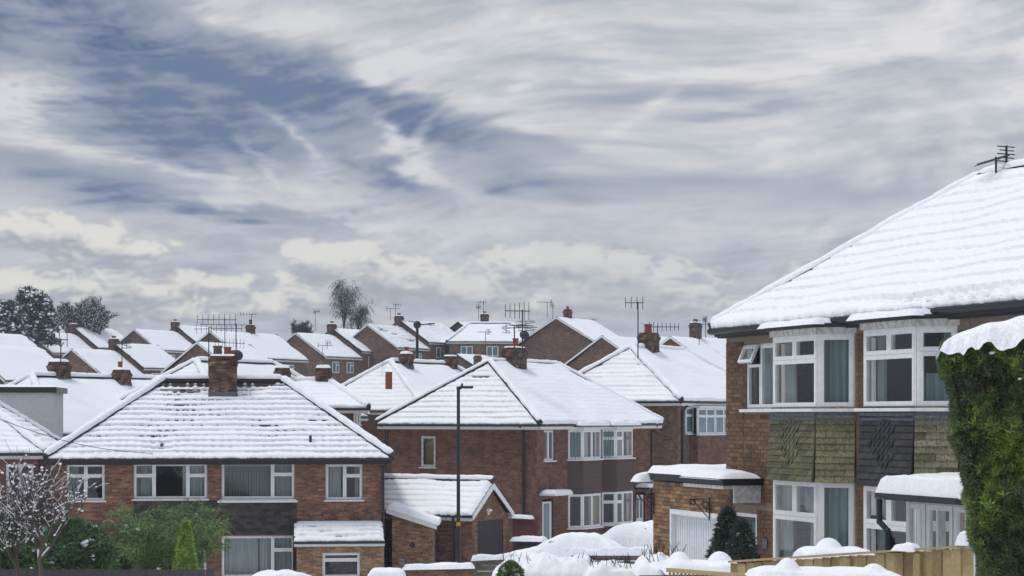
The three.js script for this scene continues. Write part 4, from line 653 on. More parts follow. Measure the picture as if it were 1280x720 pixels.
// ---------------------------------------------------------------- street lamps
function streetLamp(label, px, pyTop, pyFoot, d, r, arm) {
  const foot = at(px, pyFoot, d), h = (pyFoot - pyTop) * d / FOCAL, o = thing('street_lamp', label, 'street lamp', foot, 0, undefined); stand(foot.x, d, foot.y);
  mesh('post', join([rod(V(0, -0.8, 0), V(0, 1.1, 0), r * 1.35, r * 1.35, 12, true), rod(V(0, 1.1, 0), V(0, h, 0), r, r * 0.85, 12, true)]), M.black, o);
  if (arm) {
    const g = [rod(V(0, h - 0.02, 0), V(0.14, h - 0.02, 0), 0.03, 0.03, 8, true)];
    const head = mesh('lamp_head', join([...g, new THREE.BoxGeometry(0.46, 0.075, 0.2).translate(0.26, h, 0), new THREE.BoxGeometry(0.16, 0.1, 0.17).translate(0.02, h - 0.03, 0), new THREE.CylinderGeometry(0.035, 0.04, 0.09, 10).translate(0.12, h + 0.08, 0)]), M.black, o);
    mesh('lens', box(0.3, 0.012, 0.15, 0.3, h - 0.044, 0), std(0xb9bcc0, 0.2), head);
    mesh('reflective_band', new THREE.CylinderGeometry(r * 1.02, r * 1.02, 0.13, 12, 1, true).translate(0, (pyFoot - 655) * d / FOCAL, 0), std(0xb98a12, 0.5), o);
  } else mesh('lamp_head', join([new THREE.SphereGeometry(0.24, 10, 8).scale(1, 1.1, 1).translate(0, h - 0.1, 0), rod(V(0, h - 0.1, 0), V(0.9, h - 0.05, 0), 0.04), box(0.4, 0.08, 0.18, 0.9, h - 0.03, 0)]), M.black, o);
  return o;
}
streetLamp('slim black street lamp with a yellow band before the dark red brick semi', 573, 484, 703, 66, 0.062, true);
streetLamp('plain black street lamp standing between the distant terraces', 521.5, 404, 486, 125, 0.1, false);

// ---------------------------------------------------------------- rows of houses up the hill
let terraceCount = 0;
function farSemi(label, px, py, s, halves, o2 = {}) {
  const { hw = 3.9, rise = 2.55, eaves = 5.1, step = 0.55, brick = M.brickBrown, theta = CT, chim = [1], white = true, pots = [[-0.12, 0.3, M.potGrey], [0.14, 0.3, M.potGrey]], panes = true } = o2, d = FOCAL / s, D = hw * 2 - 0.5;
  const o = seat('terraced_house', label, 'house', at(px, py, d), V(-0.14, eaves + rise, -D / 2), theta, 'terraced houses up the hill'), total = halves.reduce((a, b) => a + b, 0); terraceCount++;
  let x = 0, y = 0; standOn(o, total, D);
  halves.forEach((L, i) => {
    const g = new THREE.Group();   // gathers one of the joined dwellings, then its pieces go to the house itself
    walls(g, { L: L - 0.03, D, h: eaves - 0.2, mat: brick, x0: x, gableL: 0, gableR: 0, t: 0.2 });
    const tri = () => { const q = new THREE.Shape(); q.moveTo(0.02, 0); q.lineTo(D - 0.02, 0); q.lineTo(D / 2, rise + 0.02); return new THREE.ExtrudeGeometry(q, { depth: 0.18, bevelEnabled: false }).rotateY(Math.PI / 2); };
    mesh('gable', tri().translate(x + 0.02, eaves - 0.2, 0), brick, g); mesh('gable', tri().translate(x + L - 0.25, eaves - 0.2, 0), brick, g);
    roof(g, { L: L - 0.03, D, e: eaves, over: 0.25, rise, aL: 0, aR: 0, x0: x, far: true, seed: px + i * 5, snow: o2.snow?.[i] ?? {}, barge: white && i === 0 ? M.white : M.gutter });
    if (panes) for (const [wx, wy] of [[0.2, 3.45], [0.6, 3.45], [0.22, 0.85], [0.58, 0.85]]) windowUnit(g, place(x + L * wx, wy, 0.06), L * 0.19, 1.15, [[0, 0, 0.55, 1], [0.55, 0, 1, 0.7], [0.55, 0.7, 1, 1]], { glass: M.farGlass, fw: 0.05, sill: false });
    for (const c of [...g.children]) { c.position.y += y; o.add(c); }
    x += L; y += step;
    if (chim.includes(i + 1)) chimney(o, x - 0.15, y - step + eaves + rise - 0.2, -D / 2, 0.95, 0.6, 1.25, M.chimneyFar, pots, { snow: 0.08 });
  });
  return o;
}
const T = {};
T.a1 = farSemi('brown gabled terrace house below the snow-dusted conifer on the skyline', 35.5, 414, 10.8, [7.6, 7], { step: 0.8 });
T.a3 = farSemi('snow-roofed terrace at the frame edge under the spreading conifer', -58, 414, 15, [8], { chim: [] });
T.a5 = farSemi('second snow-roofed terrace at the frame edge above the flat-roofed extension', -46, 430, 18, [7.5], { chim: [] });
T.a2 = farSemi('brown gabled terrace house with white bargeboards between two dark chimneys', 89, 435.5, 12.8, [6.2, 6.5], { brick: M.brickBrown, step: 0.75 });
T.b1 = farSemi('terrace house with a tall stepped chimney stack on its ridge, snow roof', 167, 411, 10.6, [7.6, 6.5], { step: 0.75 });
T.b3 = farSemi('stepped terrace house behind the crowded cluster of aerials', 262, 413, 13.6, [10], { chim: [] });
T.b2 = farSemi('olive brown gable with clean white bargeboards facing out beside the big chimney', 246, 427, 15, [7], { rise: 2.5, chim: [], brick: M.brickBrown });
T.c1 = farSemi('tan brick terrace pair with pale blue windows below the weeping birch', 369, 415.5, 12, [6.6, 7], { step: 0.72 });
T.d1 = farSemi('terrace pair with patchy half-melted snow roof beside the far street lamp', 459, 405, 11.7, [6.2, 8.5], { step: 0.75, snow: [{ front: { T: 0.1, bare: [[1.6, 3.6, 0.9, 0.5, 0.16], [4.6, 1.8, 1.2, 0.4, 0.17], [3.0, 2.8, 0.5, 0.2, 0.12]] } }, { front: { T: 0.1, bare: [[2.2, 4.3, 1.6, 0.3, 0.16], [5.6, 3.9, 0.8, 0.3, 0.12]] } }] });
T.d3 = farSemi('dark gable on the skyline left of the snowy hipped bungalow', 572, 402, 11, [6, 6], { brick: M.brickBrown, step: 0.3, white: false });
T.e2 = farSemi('broad brown gable with white bargeboards highest on the skyline', 695, 396, 13.6, [7], { hw: 4.4, rise: 2.5, chim: [], panes: false });
T.e3 = farSemi('grey gabled terrace house with slim vent below the broad skyline gable', 692, 432, 13, [6.5, 6], { brick: M.brickBrown, white: false, step: 0.2, rise: 2.45 });
T.d5 = farSemi('grey gabled house tucked under the hipped bungalow beside a red pot', 570, 442, 14, [5], { brick: M.brickBrown, white: false, chim: [], rise: 2.2 });
T.d6 = farSemi('little brown gable poking above the snowy roof beside the far street lamp', 546, 461, 20, [3.5], { hw: 1.5, rise: 1.15, eaves: 3.4, chim: [], brick: M.brickRed, panes: false });
T.f1 = farSemi('long snow-roofed terrace behind the brown brick house with the tall aerial', 752, 419, 16, [8, 7.5], { step: 0.25, chim: [] });
T.f2 = farSemi('snow-roofed terrace with a broad dark stack beside the corner of the near brown brick house', 838, 420, 17, [4.4, 7], { step: 0.1, rise: 2.6 });
{ const d = FOCAL / 11.5, o = hipHouse('wide brown brick hipped bungalow along the middle of the skyline', at(672, 427, d), V(9.2 + 0.35, 5.1, 0.35), 3 * R, M.brickBrown, { seed: 91, e: 5.1, plan: { L: 9.2, D: 7, rise: 2.1, aL: 2.6, aR: 2.6 } }); T.e1 = o; for (const x of [1.2, 4.0, 6.8]) windowUnit(o, place(x, 3.5, 0.06), 1.3, 1.1, [[0, 0, 0.5, 1], [0.5, 0, 1, 1]], { glass: M.farGlass, sill: false }); }
{ const c = onPlane(T.d5, 597, 452, -1.0); chimney(T.d5, c.x, 6.3, -1.0, 0.5, 0.5, 0.7, M.chimneyFar, [[0, 0.6, M.pot, 0.17]], { snow: 0.05 }); }
{ const q = T.e3, c = onPlane(q, 751, 446, -2.8); chimney(q, c.x, 7.0, -2.8, 0.8, 0.6, 1.7, M.chimneyFar, [[0, 0.6, M.potGrey, 0.2]], { snow: 0 }); }
{ const q = T.b3; chimney(q, 6.0, 7.3, -3.65, 0.7, 0.6, 1.0, M.chimneyFar, [[0, 0.5, M.potGrey, 0.16]], { snow: 0.05 }); }
{ const q = T.e2; chimney(q, 2.2, 7.4, -4.2, 0.6, 0.6, 0.9, M.chimneyFar, [[0, 0.3, M.potGrey]], { snow: 0 }); }

// ---------------------------------------------------------------- aerials
function aerial(label, px, pyFoot, pyTop, d, o2 = {}) {
  const { r = 0.016, er = 0.009, boom = 1.3, n = 7, el = 0.55, turn = 0.4, vertical = false, dish = false, second = false } = o2, foot = at(px, pyFoot, d), h = (pyFoot - pyTop) * d / FOCAL;
  const o = thing('tv_aerial', label, 'aerial', foot, turn, 'aerials on the chimneys');
  mesh('mast', rod(V(0, -0.3, 0), V(0, h, 0), r, r, 6, true), M.aerial, o);
  const arm = (y, len, count, e, vert) => { const g = [rod(V(-len * 0.7, y, 0), V(len * 0.3, y, 0), er * 1.4, er * 1.4, 5, true)]; for (let i = 0; i < count; i++) { const x = -len * 0.68 + i * len * 0.94 / (count - 1), k = e * (0.7 + 0.3 * i / count) / 2; g.push(vert ? rod(V(x, y - k, 0), V(x, y + k, 0), er, er, 4) : rod(V(x, y, -k), V(x, y, k), er, er, 4)); } if (!vert) { for (const s of [-1, 1]) g.push(rod(V(len * 0.27, y + s * 0.02, -e * 0.6), V(len * 0.27, y + s * 0.16, e * 0.6), er, er, 4)); g.push(rod(V(len * 0.27, y - 0.2, -e * 0.5), V(len * 0.27, y - 0.2, e * 0.5), er, er, 4), rod(V(len * 0.27, y + 0.2, -e * 0.5), V(len * 0.27, y + 0.2, e * 0.5), er, er, 4), rod(V(len * 0.27, y - 0.2, 0), V(len * 0.27, y + 0.2, 0), er, er, 4)); } return join(g); };
  mesh('antenna', arm(h - 0.06, boom, n, el, vertical), M.aerial, o);
  if (second) mesh('antenna', arm(h * 0.62, boom * 0.9, n, el, !vertical).rotateY(0.7), M.aerial, o);
  if (dish) mesh('dish', new THREE.SphereGeometry(0.3, 12, 6, 0, 6.2832, 0, 0.8).rotateX(1.2).translate(0, h * 0.35, 0.1), M.aerial, o);
  return o;
}
{
  const foot = at(1258, 205, 33), q = 33 / FOCAL, o = thing('tv_aerial', 'comb-shaped aerial poking over the snowy ridge of the near brown brick house', 'aerial', foot, 0, 'aerials on the chimneys');
  mesh('mast', join([rod(V(0, -0.5, 0), V(0, 23 * q, 0), 0.02, 0.02, 6, true), rod(V(-13 * q, -0.5, 0), V(-13 * q, 9 * q, 0), 0.018, 0.018, 6, true)]), M.aerial, o);
  const g = [rod(V(-37 * q, -1 * q, 0.05), V(3 * q, 11 * q, 0.02), 0.016, 0.016, 5, true)]; for (let i = 0; i < 5; i++) g.push(rod(V((i % 2 ? -10 : -13) * q, (3 + i * 4.6) * q, 0.1), V((i % 2 ? 11 : 12) * q, (3.4 + i * 4.6) * q, -0.1), 0.011, 0.011, 5, true)); for (let i = 0; i < 8; i++) { const t = i / 8; g.push(rod(V((-36 + 34 * t) * q, (-1 + 10 * t) * q, -0.22), V((-36 + 34 * t) * q, (-1 + 10 * t) * q, 0.28), 0.009, 0.009, 4)); }
  mesh('antenna', join(g), M.aerial, o);
}
aerial('rake aerial on the left mast beside the big chimney of the orange brick semi', 261, 476, 409, 74, { r: 0.02, er: 0.008, boom: 1.9, n: 10, el: 0.36, turn: 2.9, vertical: true });
aerial('rake aerial on the right mast beside the big chimney of the orange brick semi', 295, 470, 404, 74, { r: 0.02, er: 0.008, boom: 1.9, n: 9, el: 0.36, turn: 0.3, second: true, dish: true });
aerial('tall thin aerial rising behind the big chimney of the orange brick semi', 281, 470, 398, 90, { r: 0.018, er: 0.011, boom: 1.8, n: 8, el: 0.6, turn: 0.1, vertical: true });
aerial('square loop aerial rising behind the chimney of the dark red brick semi', 643, 440, 408, 84, { r: 0.026, er: 0.014, boom: 1.5, n: 6, el: 0.6, turn: 2.6 });
aerial('double-armed aerial on the chimney of the dark red brick semi', 653, 440, 387, 84, { r: 0.026, er: 0.014, boom: 1.1, n: 6, el: 0.8, turn: 0.3, vertical: true, second: true, dish: true });
aerial('tall box aerial on the chimney of the brown hip-roofed house', 797.5, 440, 377, 95, { r: 0.03, er: 0.015, boom: 0.9, n: 4, el: 0.7, turn: 0.2, second: false, vertical: true });
aerial('low horizontal aerial right of the brown hip-roofed house chimney', 822, 428, 407, 96, { r: 0.025, er: 0.015, boom: 1.5, n: 8, el: 0.5, turn: 3.2, vertical: true });
[['aerial over the dark squat chimney behind the flat-roofed extension', 76, 460, 423, 92, 1], ['pole aerial beside the small red chimney pot behind the orange brick semi', 152.5, 470, 428, 98, 0], ['aerial on the brown gabled terrace with pale blue windows', 394, 410, 389, 205, 0], ['short aerial on the left of the patchy snow roof chimney', 488, 396, 385, 214, 0], ['taller aerial beside the patchy snow roof chimney', 494.5, 405, 380, 214, 1], ['aerial on the dark skyline gable chimney', 598, 398, 383, 225, 0], ['taller aerial beside the dark skyline gable chimney', 604.5, 402, 377, 225, 1], ['left aerial on the broad skyline gable', 684, 392, 377, 184, 0], ['right aerial on the broad skyline gable', 691, 396, 381, 184, 1], ['aerial on the grey stack below the broad skyline gable', 745, 440, 414, 190, 1], ['thin aerial behind the broad skyline gable', 732, 412, 399, 200, 0], ['aerial beside the broad dark stack at the corner of the near house', 874, 426, 404, 145, 1], ['comb aerial above the broad dark stack at the corner of the near house', 882, 417, 398, 145, 0], ['aerial on the roof behind the far street lamp', 607, 440, 414, 170, 1], ['aerial on the terrace right of the clustered aerials', 314.5, 415, 392, 184, 0], ['pole aerial on the snowy hipped house left of the far street lamp', 478, 470, 449, 108, 0], ['box aerial on the brown gable below the snow-dusted conifer', 409, 432, 428, 190, 1], ['aerial on the tan brick terrace eaves', 403, 447, 431, 190, 0]].forEach(([label, px, f, t, d, k], i) => aerial(label, px, f, t, d, { r: 0.026, er: 0.017, boom: k ? 1.1 : 1.5, n: k ? 4 : 6, el: k ? 0.7 : 0.5, turn: 0.3 + i * 0.9, vertical: i % 2 === 0 }));

// ---------------------------------------------------------------- plants
const tuft = (leaves, len, wid, seed, droop = 0) => { const r = rng(seed), pos = []; for (let i = 0; i < leaves; i++) { const a = r() * 6.283, e = (r() - 0.35) * 2.2, d = V(Math.cos(a) * Math.cos(e), Math.sin(e) - droop, Math.sin(a) * Math.cos(e)).normalize(), s = d.clone().cross(V(r() - 0.5, r() - 0.5, r() - 0.5)).normalize().multiplyScalar(wid), m = d.clone().multiplyScalar(len * (0.45 + 0.1 * r())), t = d.clone().multiplyScalar(len * (0.8 + 0.4 * r())).add(V(0, -droop * len * 0.5, 0)); const A = V(0, 0, 0), B = m.clone().add(s), C = m.clone().sub(s); for (const q of [A, B, C, C, B, t]) pos.push(q.x, q.y, q.z); } const g = new THREE.BufferGeometry(); g.setAttribute('position', new THREE.Float32BufferAttribute(pos, 3)); g.computeVertexNormals(); return g; };
function scatter(name, parent, geo, mat, pts, scale, colours, seed) {
  const im = new THREE.InstancedMesh(geo, mat, pts.length), r = rng(seed), m = new THREE.Matrix4(), q = new THREE.Quaternion(), c = new THREE.Color();
  pts.forEach((p, i) => { q.setFromEuler(new THREE.Euler(r() * 0.8 - 0.4, r() * 6.283, r() * 0.8 - 0.4)); const s = scale * (0.65 + 0.7 * r()); m.compose(p, q, V(s, s, s)); im.setMatrixAt(i, m); if (colours) { const a = colours[Math.floor(r() * colours.length)]; c.set(a); c.multiplyScalar(0.8 + 0.4 * r()); im.setColorAt(i, c); } });
  im.name = name; im.castShadow = im.receiveShadow = true; im.userData.kind = 'stuff'; parent.add(im); return im;
}
const leafMat = new THREE.MeshPhysicalMaterial({ color: 0xffffff, roughness: 0.85, transmission: 0.25, thickness: 0, side: THREE.DoubleSide }), snowTuft = new THREE.IcosahedronGeometry(1, 1);
const blobSnow = (() => { const g = snowTuft.clone(), p = g.attributes.position; for (let i = 0; i < p.count; i++) { const k = 1 + 0.25 * n3(p.getX(i) * 1.3, p.getY(i) * 1.3, p.getZ(i) * 1.3); p.setXYZ(i, p.getX(i) * k, p.getY(i) * k * 0.6, p.getZ(i) * k); } g.computeVertexNormals(); return g; })();

{ // the tall clipped hedge at the right; its end face runs away from the street
  const d0 = 15, foot = at(1180, 520, d0); foot.y = EYE - 3.7;
  const o = thing('clipped_hedge', 'tall clipped evergreen hedge with a thick cap of snow', 'hedge', foot, -12.2 * R); stand(foot.x + 1, d0, foot.y);
  const r = rng(5), lean = (y) => lerp(0.3, 0, clamp((y - 2.4) / 1.7)), top = (x) => 4.24 + 0.1 * smooth(0, 0.7, x) + 0.02 * n2(x * 3, 1), pts = [], bright = [], deep = [];
  const edge = (y) => lean(y) + 0.035 * n2(y * 2.2, 3) + 0.02 * n2(y * 6, 8);
  for (let i = 0; i < 88000; i++) {
    const side = r() < 0.17, y = 0.9 + r() * 3.5, x = side ? edge(y) + 0.14 * r() * r() : edge(y) + r() * 2.35, z = side ? -r() * 1.4 : -0.04 + 0.1 * n2(x * 2.2, y * 2.2) + 0.06 * n2(x * 7, y * 7) - 0.24 * r() * r();
    if (y > top(x) + 0.02) continue;
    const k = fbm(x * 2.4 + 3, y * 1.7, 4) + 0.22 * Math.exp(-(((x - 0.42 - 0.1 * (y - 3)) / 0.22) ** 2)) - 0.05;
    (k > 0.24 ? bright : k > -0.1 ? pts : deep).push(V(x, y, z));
  }
  const geo = tuft(11, 0.043, 0.0045, 4), geo2 = tuft(10, 0.046, 0.0045, 8);
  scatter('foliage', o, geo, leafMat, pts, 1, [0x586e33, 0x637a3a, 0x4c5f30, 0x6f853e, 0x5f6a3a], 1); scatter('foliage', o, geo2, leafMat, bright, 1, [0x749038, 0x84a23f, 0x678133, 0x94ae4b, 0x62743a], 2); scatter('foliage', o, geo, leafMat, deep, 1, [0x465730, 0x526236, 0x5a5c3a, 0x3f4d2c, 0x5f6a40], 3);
  const core = new THREE.Shape(); core.moveTo(0.42, 0); core.lineTo(0.34, 2.2); core.lineTo(0.2, 4.1); core.lineTo(2.2, 4.15); core.lineTo(2.2, 0); mesh('inner_core', new THREE.ExtrudeGeometry(core, { depth: 1.1, bevelEnabled: false }).translate(0, 0, -1.4), M.bark, o);  // solid core added inside the leaves to block the view through them
  const n = 90, mz = 44, g = new THREE.PlaneGeometry(2.6, 1.66, n, mz).rotateX(-Math.PI / 2), p = g.attributes.position;
  for (let i = 0; i < p.count; i++) { const x = p.getX(i) + 1.27 - 0.03, z = p.getZ(i) - 0.7, wob = 0.03 * n2(x * 5, 2) + 0.02 * n2(x * 13, 4), e = Math.min(x + 0.05, 0.13 + wob - z, 1.53 + z), q = clamp(e / 0.2), k = Math.sqrt(q * (2 - q)), th = 0.10 + 0.07 * smooth(-0.1, 0.55, x); p.setXYZ(i, x, top(x) - 0.05 + th * k * (1 + 0.12 * n2(x * 1.6, z * 1.6)) - (e < 0.03 ? 0.03 + 0.05 * Math.max(0, n2(x * 6, z * 9)) : 0), z + 0.05 * Math.max(0, 0.25 - Math.abs(e - 0.04))); }
  g.computeVertexNormals(); mesh('snow_cap', g, M.snow, o);
  const clumps = []; for (let i = 0; i < 14; i++) { const y = 4.2 - r() * r() * 0.5, x = edge(y) + r() * 1.2; if (y < top(x)) clumps.push(V(x, y, 0.04)); } scatter('snow_clumps', o, blobSnow, M.snow, clumps, 0.016, null, 4);
}
function coneBush(name, label, px, pyTop, pyFoot, d, w, o2) {
  const foot = at(px, pyFoot, d), h = (pyFoot - pyTop) * d / FOCAL, o = thing(name, label, o2.category ?? 'conifer', foot), r = rng(o2.seed), pts = [], sn = []; stand(foot.x, d, foot.y);
  for (let i = 0; i < o2.n; i++) { const y = r(), a = r() * 6.283, rad = w * (o2.round ? Math.pow(Math.sin(Math.PI * clamp(0.12 + y * 0.86)), 0.6) : Math.pow(1 - y, 0.75) + 0.04) * (0.72 + 0.33 * Math.sqrt(r())) * (1 + (o2.loose ?? 0.28) * n3(Math.cos(a) * 1.5, y * 4, Math.sin(a) * 1.5 + o2.seed)), p = V(Math.cos(a) * rad, y * h, Math.sin(a) * rad); (r() < (o2.snow ?? 0) * (1 + n3(p.x * 2, p.y * 2, p.z * 2) * 1.6) ? sn : pts).push(p); }
  scatter('foliage', o, o2.geo, leafMat, pts, 1, o2.colours, o2.seed); if (sn.length) scatter('snow', o, blobSnow, M.snow, sn, o2.snowSize ?? 0.06, null, 9);
  mesh('trunk', rod(V(0, -0.5, 0), V(0, h * 0.7, 0), 0.07, 0.03, 7), M.barkDark, o);
  return o;
}
coneBush('conifer', 'small dark conifer dabbed with snow in front of the white garage door', 910, 640, 720, 32, 0.25, { seed: 3, n: 2600, geo: tuft(8, 0.11, 0.012, 6), loose: 0.5, colours: [0x38493c, 0x435545, 0x4a5c44, 0x2f3e34], snow: 0.04, snowSize: 0.045 });
coneBush('conifer', 'small dark conifer beside the front door of the near brown brick house', 928, 656, 720, 31.5, 0.22, { seed: 8, n: 2000, geo: tuft(8, 0.11, 0.012, 6), loose: 0.5, colours: [0x38493c, 0x435545, 0x4a5c44, 0x2f3e34], snow: 0.04, snowSize: 0.045 });
coneBush('golden_conifer', 'bright yellow-green upright conifer in front of the orange brick semi', 232, 655, 760, 56, 0.40, { seed: 12, n: 3400, geo: tuft(8, 0.12, 0.014, 7), colours: [0x86a236, 0x95b03e, 0x768f31, 0xa5bd50], snow: 0.012, snowSize: 0.05 });
const bladeTuft = tuft(9, 0.34, 0.018, 14, 0.35);
function bamboo(label, px, pyTop, pyFoot, d, w, stems, seed, colours, snow) { // arching canes hung with narrow leaves
  const foot = at(px, pyFoot, d), h = (pyFoot - pyTop) * d / FOCAL, o = thing('bamboo', label, 'bush', foot), r = rng(seed), canes = [], pts = [], sn = []; stand(foot.x, d, foot.y);
  for (let i = 0; i < stems; i++) { const a = r() * 6.283, b = V(Math.cos(a) * w * 0.35 * r(), -0.3, Math.sin(a) * w * 0.35 * r()), hh = h * (0.62 + 0.38 * r()), reach = w * (0.25 + 0.9 * r()); let p0 = b; for (let k = 1; k <= 8; k++) { const t = k / 8, p = V(b.x + Math.cos(a) * reach * t * t, b.y + (hh + 0.3) * (t - 0.16 * t * t * t) * 1.12, b.z + Math.sin(a) * reach * t * t); canes.push(rod(p0, p, 0.012 * (1.2 - t), 0.012 * (1.1 - t), 4)); if (t > 0.2) for (let q = 0; q < 5; q++) { const v = p0.clone().lerp(p, r()).add(V((r() - 0.5) * 0.3, (r() - 0.6) * 0.25, (r() - 0.5) * 0.3)); pts.push(v); if (snow && r() < snow) sn.push(v); } p0 = p; } }
  mesh('canes', join(canes), std(0x56612f, 0.7), o); scatter('foliage', o, tuft(9, 0.26, 0.012, 14, 0.4), leafMat, pts, 1, colours, seed); if (sn.length) scatter('snow', o, blobSnow, M.snow, sn, 0.06, null, seed); return o;
}
bamboo('tall feathery green bamboo clump in front of the orange brick semi', 208, 618, 760, 58, 1.5, 105, 16, [0x5d7a3a, 0x6e8a46, 0x506a33, 0x7f9956, 0x455a2f], 0.012);
bamboo('darker bamboo clump between the bare snowy tree and the feathery bamboo', 135, 640, 760, 59, 1.1, 44, 17, [0x405a30, 0x4c683a, 0x37502b], 0.012);
coneBush('evergreen_shrub', 'dark evergreen shrub under the bare snowy tree', 92, 655, 760, 50, 0.9, { seed: 18, n: 4200, round: true, category: 'bush', geo: tuft(8, 0.16, 0.03, 6), colours: [0x4c6b39, 0x415d33, 0x5a7942], snow: 0.05, snowSize: 0.06 });
coneBush('evergreen_shrub', 'broad dark evergreen shrub at the foot of the end house', 25, 640, 760, 52, 1.3, { seed: 19, n: 5200, round: true, category: 'bush', geo: tuft(8, 0.16, 0.03, 6), colours: [0x4c6938, 0x405a31, 0x607f42], snow: 0.04, snowSize: 0.07 });
{ const a = at(60, 712, 47), o = thing('garden_fence', 'dark low garden fence under the bare tree and bamboo', 'fence', V(a.x - 2, a.y, a.z)); for (let i = 0; i < 30; i++) mesh('board', box(0.19, 1.2, 0.02, i * 0.2, -0.6, 0.01 * (i % 2)), M.slateGrey, o); }

// bare trees: limbs that fork, with snow along the tops of the branches
function bareTree(label, px, pyFoot, pyTop, d, o2) {
  const foot = at(px, pyFoot, d), H = (pyFoot - pyTop) * d / FOCAL, o = thing(o2.name ?? 'bare_tree', label, 'tree', foot), r = rng(o2.seed), trunk = [], crown = [], snow = [], flecks = [], thin = o2.thin ?? 0.006; stand(foot.x, d, foot.y);
  const grow = (p, dir, len, rad, lev) => {
    let a = p.clone(), v = dir.clone(); const n = 3;
    for (let i = 0; i < n; i++) {
      v.add(V(r() - 0.5, (r() - 0.5) + (o2.weep && lev > 2 ? -o2.weep * (lev - 2) : 0.12), r() - 0.5).multiplyScalar(o2.bend ?? 0.32)).normalize();
      const b = a.clone().addScaledVector(v, len / n), r0 = rad * (1 - 0.3 * i / n), r1 = rad * (1 - 0.3 * (i + 1) / n);
      (lev === 0 ? trunk : crown).push(rod(a, b, Math.max(r0, thin), Math.max(r1, thin), lev < 2 ? 7 : 3));
      if (o2.snow && lev > 0 && r() < o2.snow && Math.abs(v.y) < 0.85) snow.push(rod(a.clone().add(V(0, r0 + 0.008, 0)), b.clone().add(V(0, r1 + 0.008, 0)), Math.max(r0 * 0.9, o2.snowR ?? 0.02), Math.max(r1 * 0.9, o2.snowR ?? 0.02), 5, true));
      if (o2.flecks && lev > 1 && r() < o2.flecks) flecks.push(a.clone().lerp(b, r()).add(V(0, 0.02, 0)));
      if (lev < o2.levels && (i > 0 || lev > 0)) for (let k = 0; k < (lev === 0 ? 3 : lev > 1 ? o2.kids ?? 2 : 2); k++) { const s = V(r() - 0.5, (o2.up ?? 0.25) * (r() + 0.2), r() - 0.5).normalize(); grow(b, v.clone().multiplyScalar(0.75).addScaledVector(s, 0.9).normalize(), len * ((o2.long ?? 0.56) + 0.22 * r()), r1 * 0.62, lev + 1); }
      a = b;
    }
  };
  grow(V(0, -0.3, 0), V((r() - 0.5) * 0.2, 1, 0).normalize(), H * (o2.first ?? 0.42), o2.rad ?? 0.1, 0);
  const woods = [join(trunk), join(crown), ...(snow.length ? [join(snow)] : [])]; let hi = 0, wide = 0; for (const g of woods) { g.computeBoundingBox(); hi = Math.max(hi, g.boundingBox.max.y); wide = Math.max(wide, g.boundingBox.max.x, -g.boundingBox.min.x); }
  const k = H / hi, kx = Math.min(k, (o2.spread ?? 1e3) / wide); for (const g of woods) g.scale(kx, k, kx);
  mesh('trunk', woods[0], o2.bark ?? M.bark, o); mesh('crown', woods[1], o2.twig ?? M.barkDark, o); if (snow.length) mesh('snow', woods[2], o2.snowMat ?? M.snow, o);
  if (flecks.length) scatter('snow', o, blobSnow, M.snow, flecks.map((p) => V(p.x * kx, p.y * k, p.z * kx)), 0.03, null, o2.seed);
  return o;
}
bareTree('bare tree with snow along its twigs in front of the end house', 55, 730, 548, 44, { seed: 22, levels: 3, kids: 3, flecks: 0.2, snow: 0.25, snowR: 0.009, rad: 0.09, thin: 0.006, first: 0.5, bend: 0.75, up: 0.35, spread: 2.2, twig: M.bark, long: 0.72 });
bareTree('smaller bare snow-caked tree at the frame edge beside the end house', 14, 740, 560, 45, { seed: 30, levels: 3, kids: 3, flecks: 0.2, snow: 0.25, snowR: 0.009, rad: 0.06, thin: 0.006, first: 0.5, bend: 0.75, up: 0.35, spread: 2.0, twig: M.bark, long: 0.72 });
// trees on the skyline
bareTree('weeping birch with drooping bare twigs on the skyline', 428, 440, 347, 225, { name: 'weeping_birch', seed: 33, levels: 4, weep: 1.8, rad: 0.16, thin: 0.014, spread: 2.6, snow: 0.25, snowR: 0.012, snowMat: M.snow, first: 0.55, bark: M.barkDark, twig: M.barkDark, up: 0.9, bend: 0.25 });
bareTree('second weeping birch with hanging bare twigs right of the taller birch', 450, 440, 366, 228, { name: 'weeping_birch', seed: 35, levels: 4, weep: 2.2, rad: 0.14, thin: 0.014, spread: 2.4, snow: 0.25, snowR: 0.012, snowMat: M.snow, first: 0.55, bark: M.barkDark, twig: M.barkDark, up: 0.9, bend: 0.25 });
bareTree('small bare tree on the skyline left of the birches', 373, 440, 398, 230, { seed: 37, levels: 4, rad: 0.1, thin: 0.03, first: 0.45, bark: M.barkDark, twig: M.barkDark });
[['bare frosted tree behind the gabled terrace on the skyline', 108, 367, 1], ['bare frosted tree at the right end of the skyline grove', 128, 380, 2], ['bare frosted tree beside the snow-dusted conifer', 84, 376, 3]].forEach(([l, px, t, k]) => bareTree(l, px, 432, t, 240, { seed: 50 + k, levels: 5, rad: 0.16, thin: 0.03, first: 0.4, bark: M.barkDark, twig: M.barkDark, snow: 0.2, snowR: 0.04, snowMat: M.snow }));
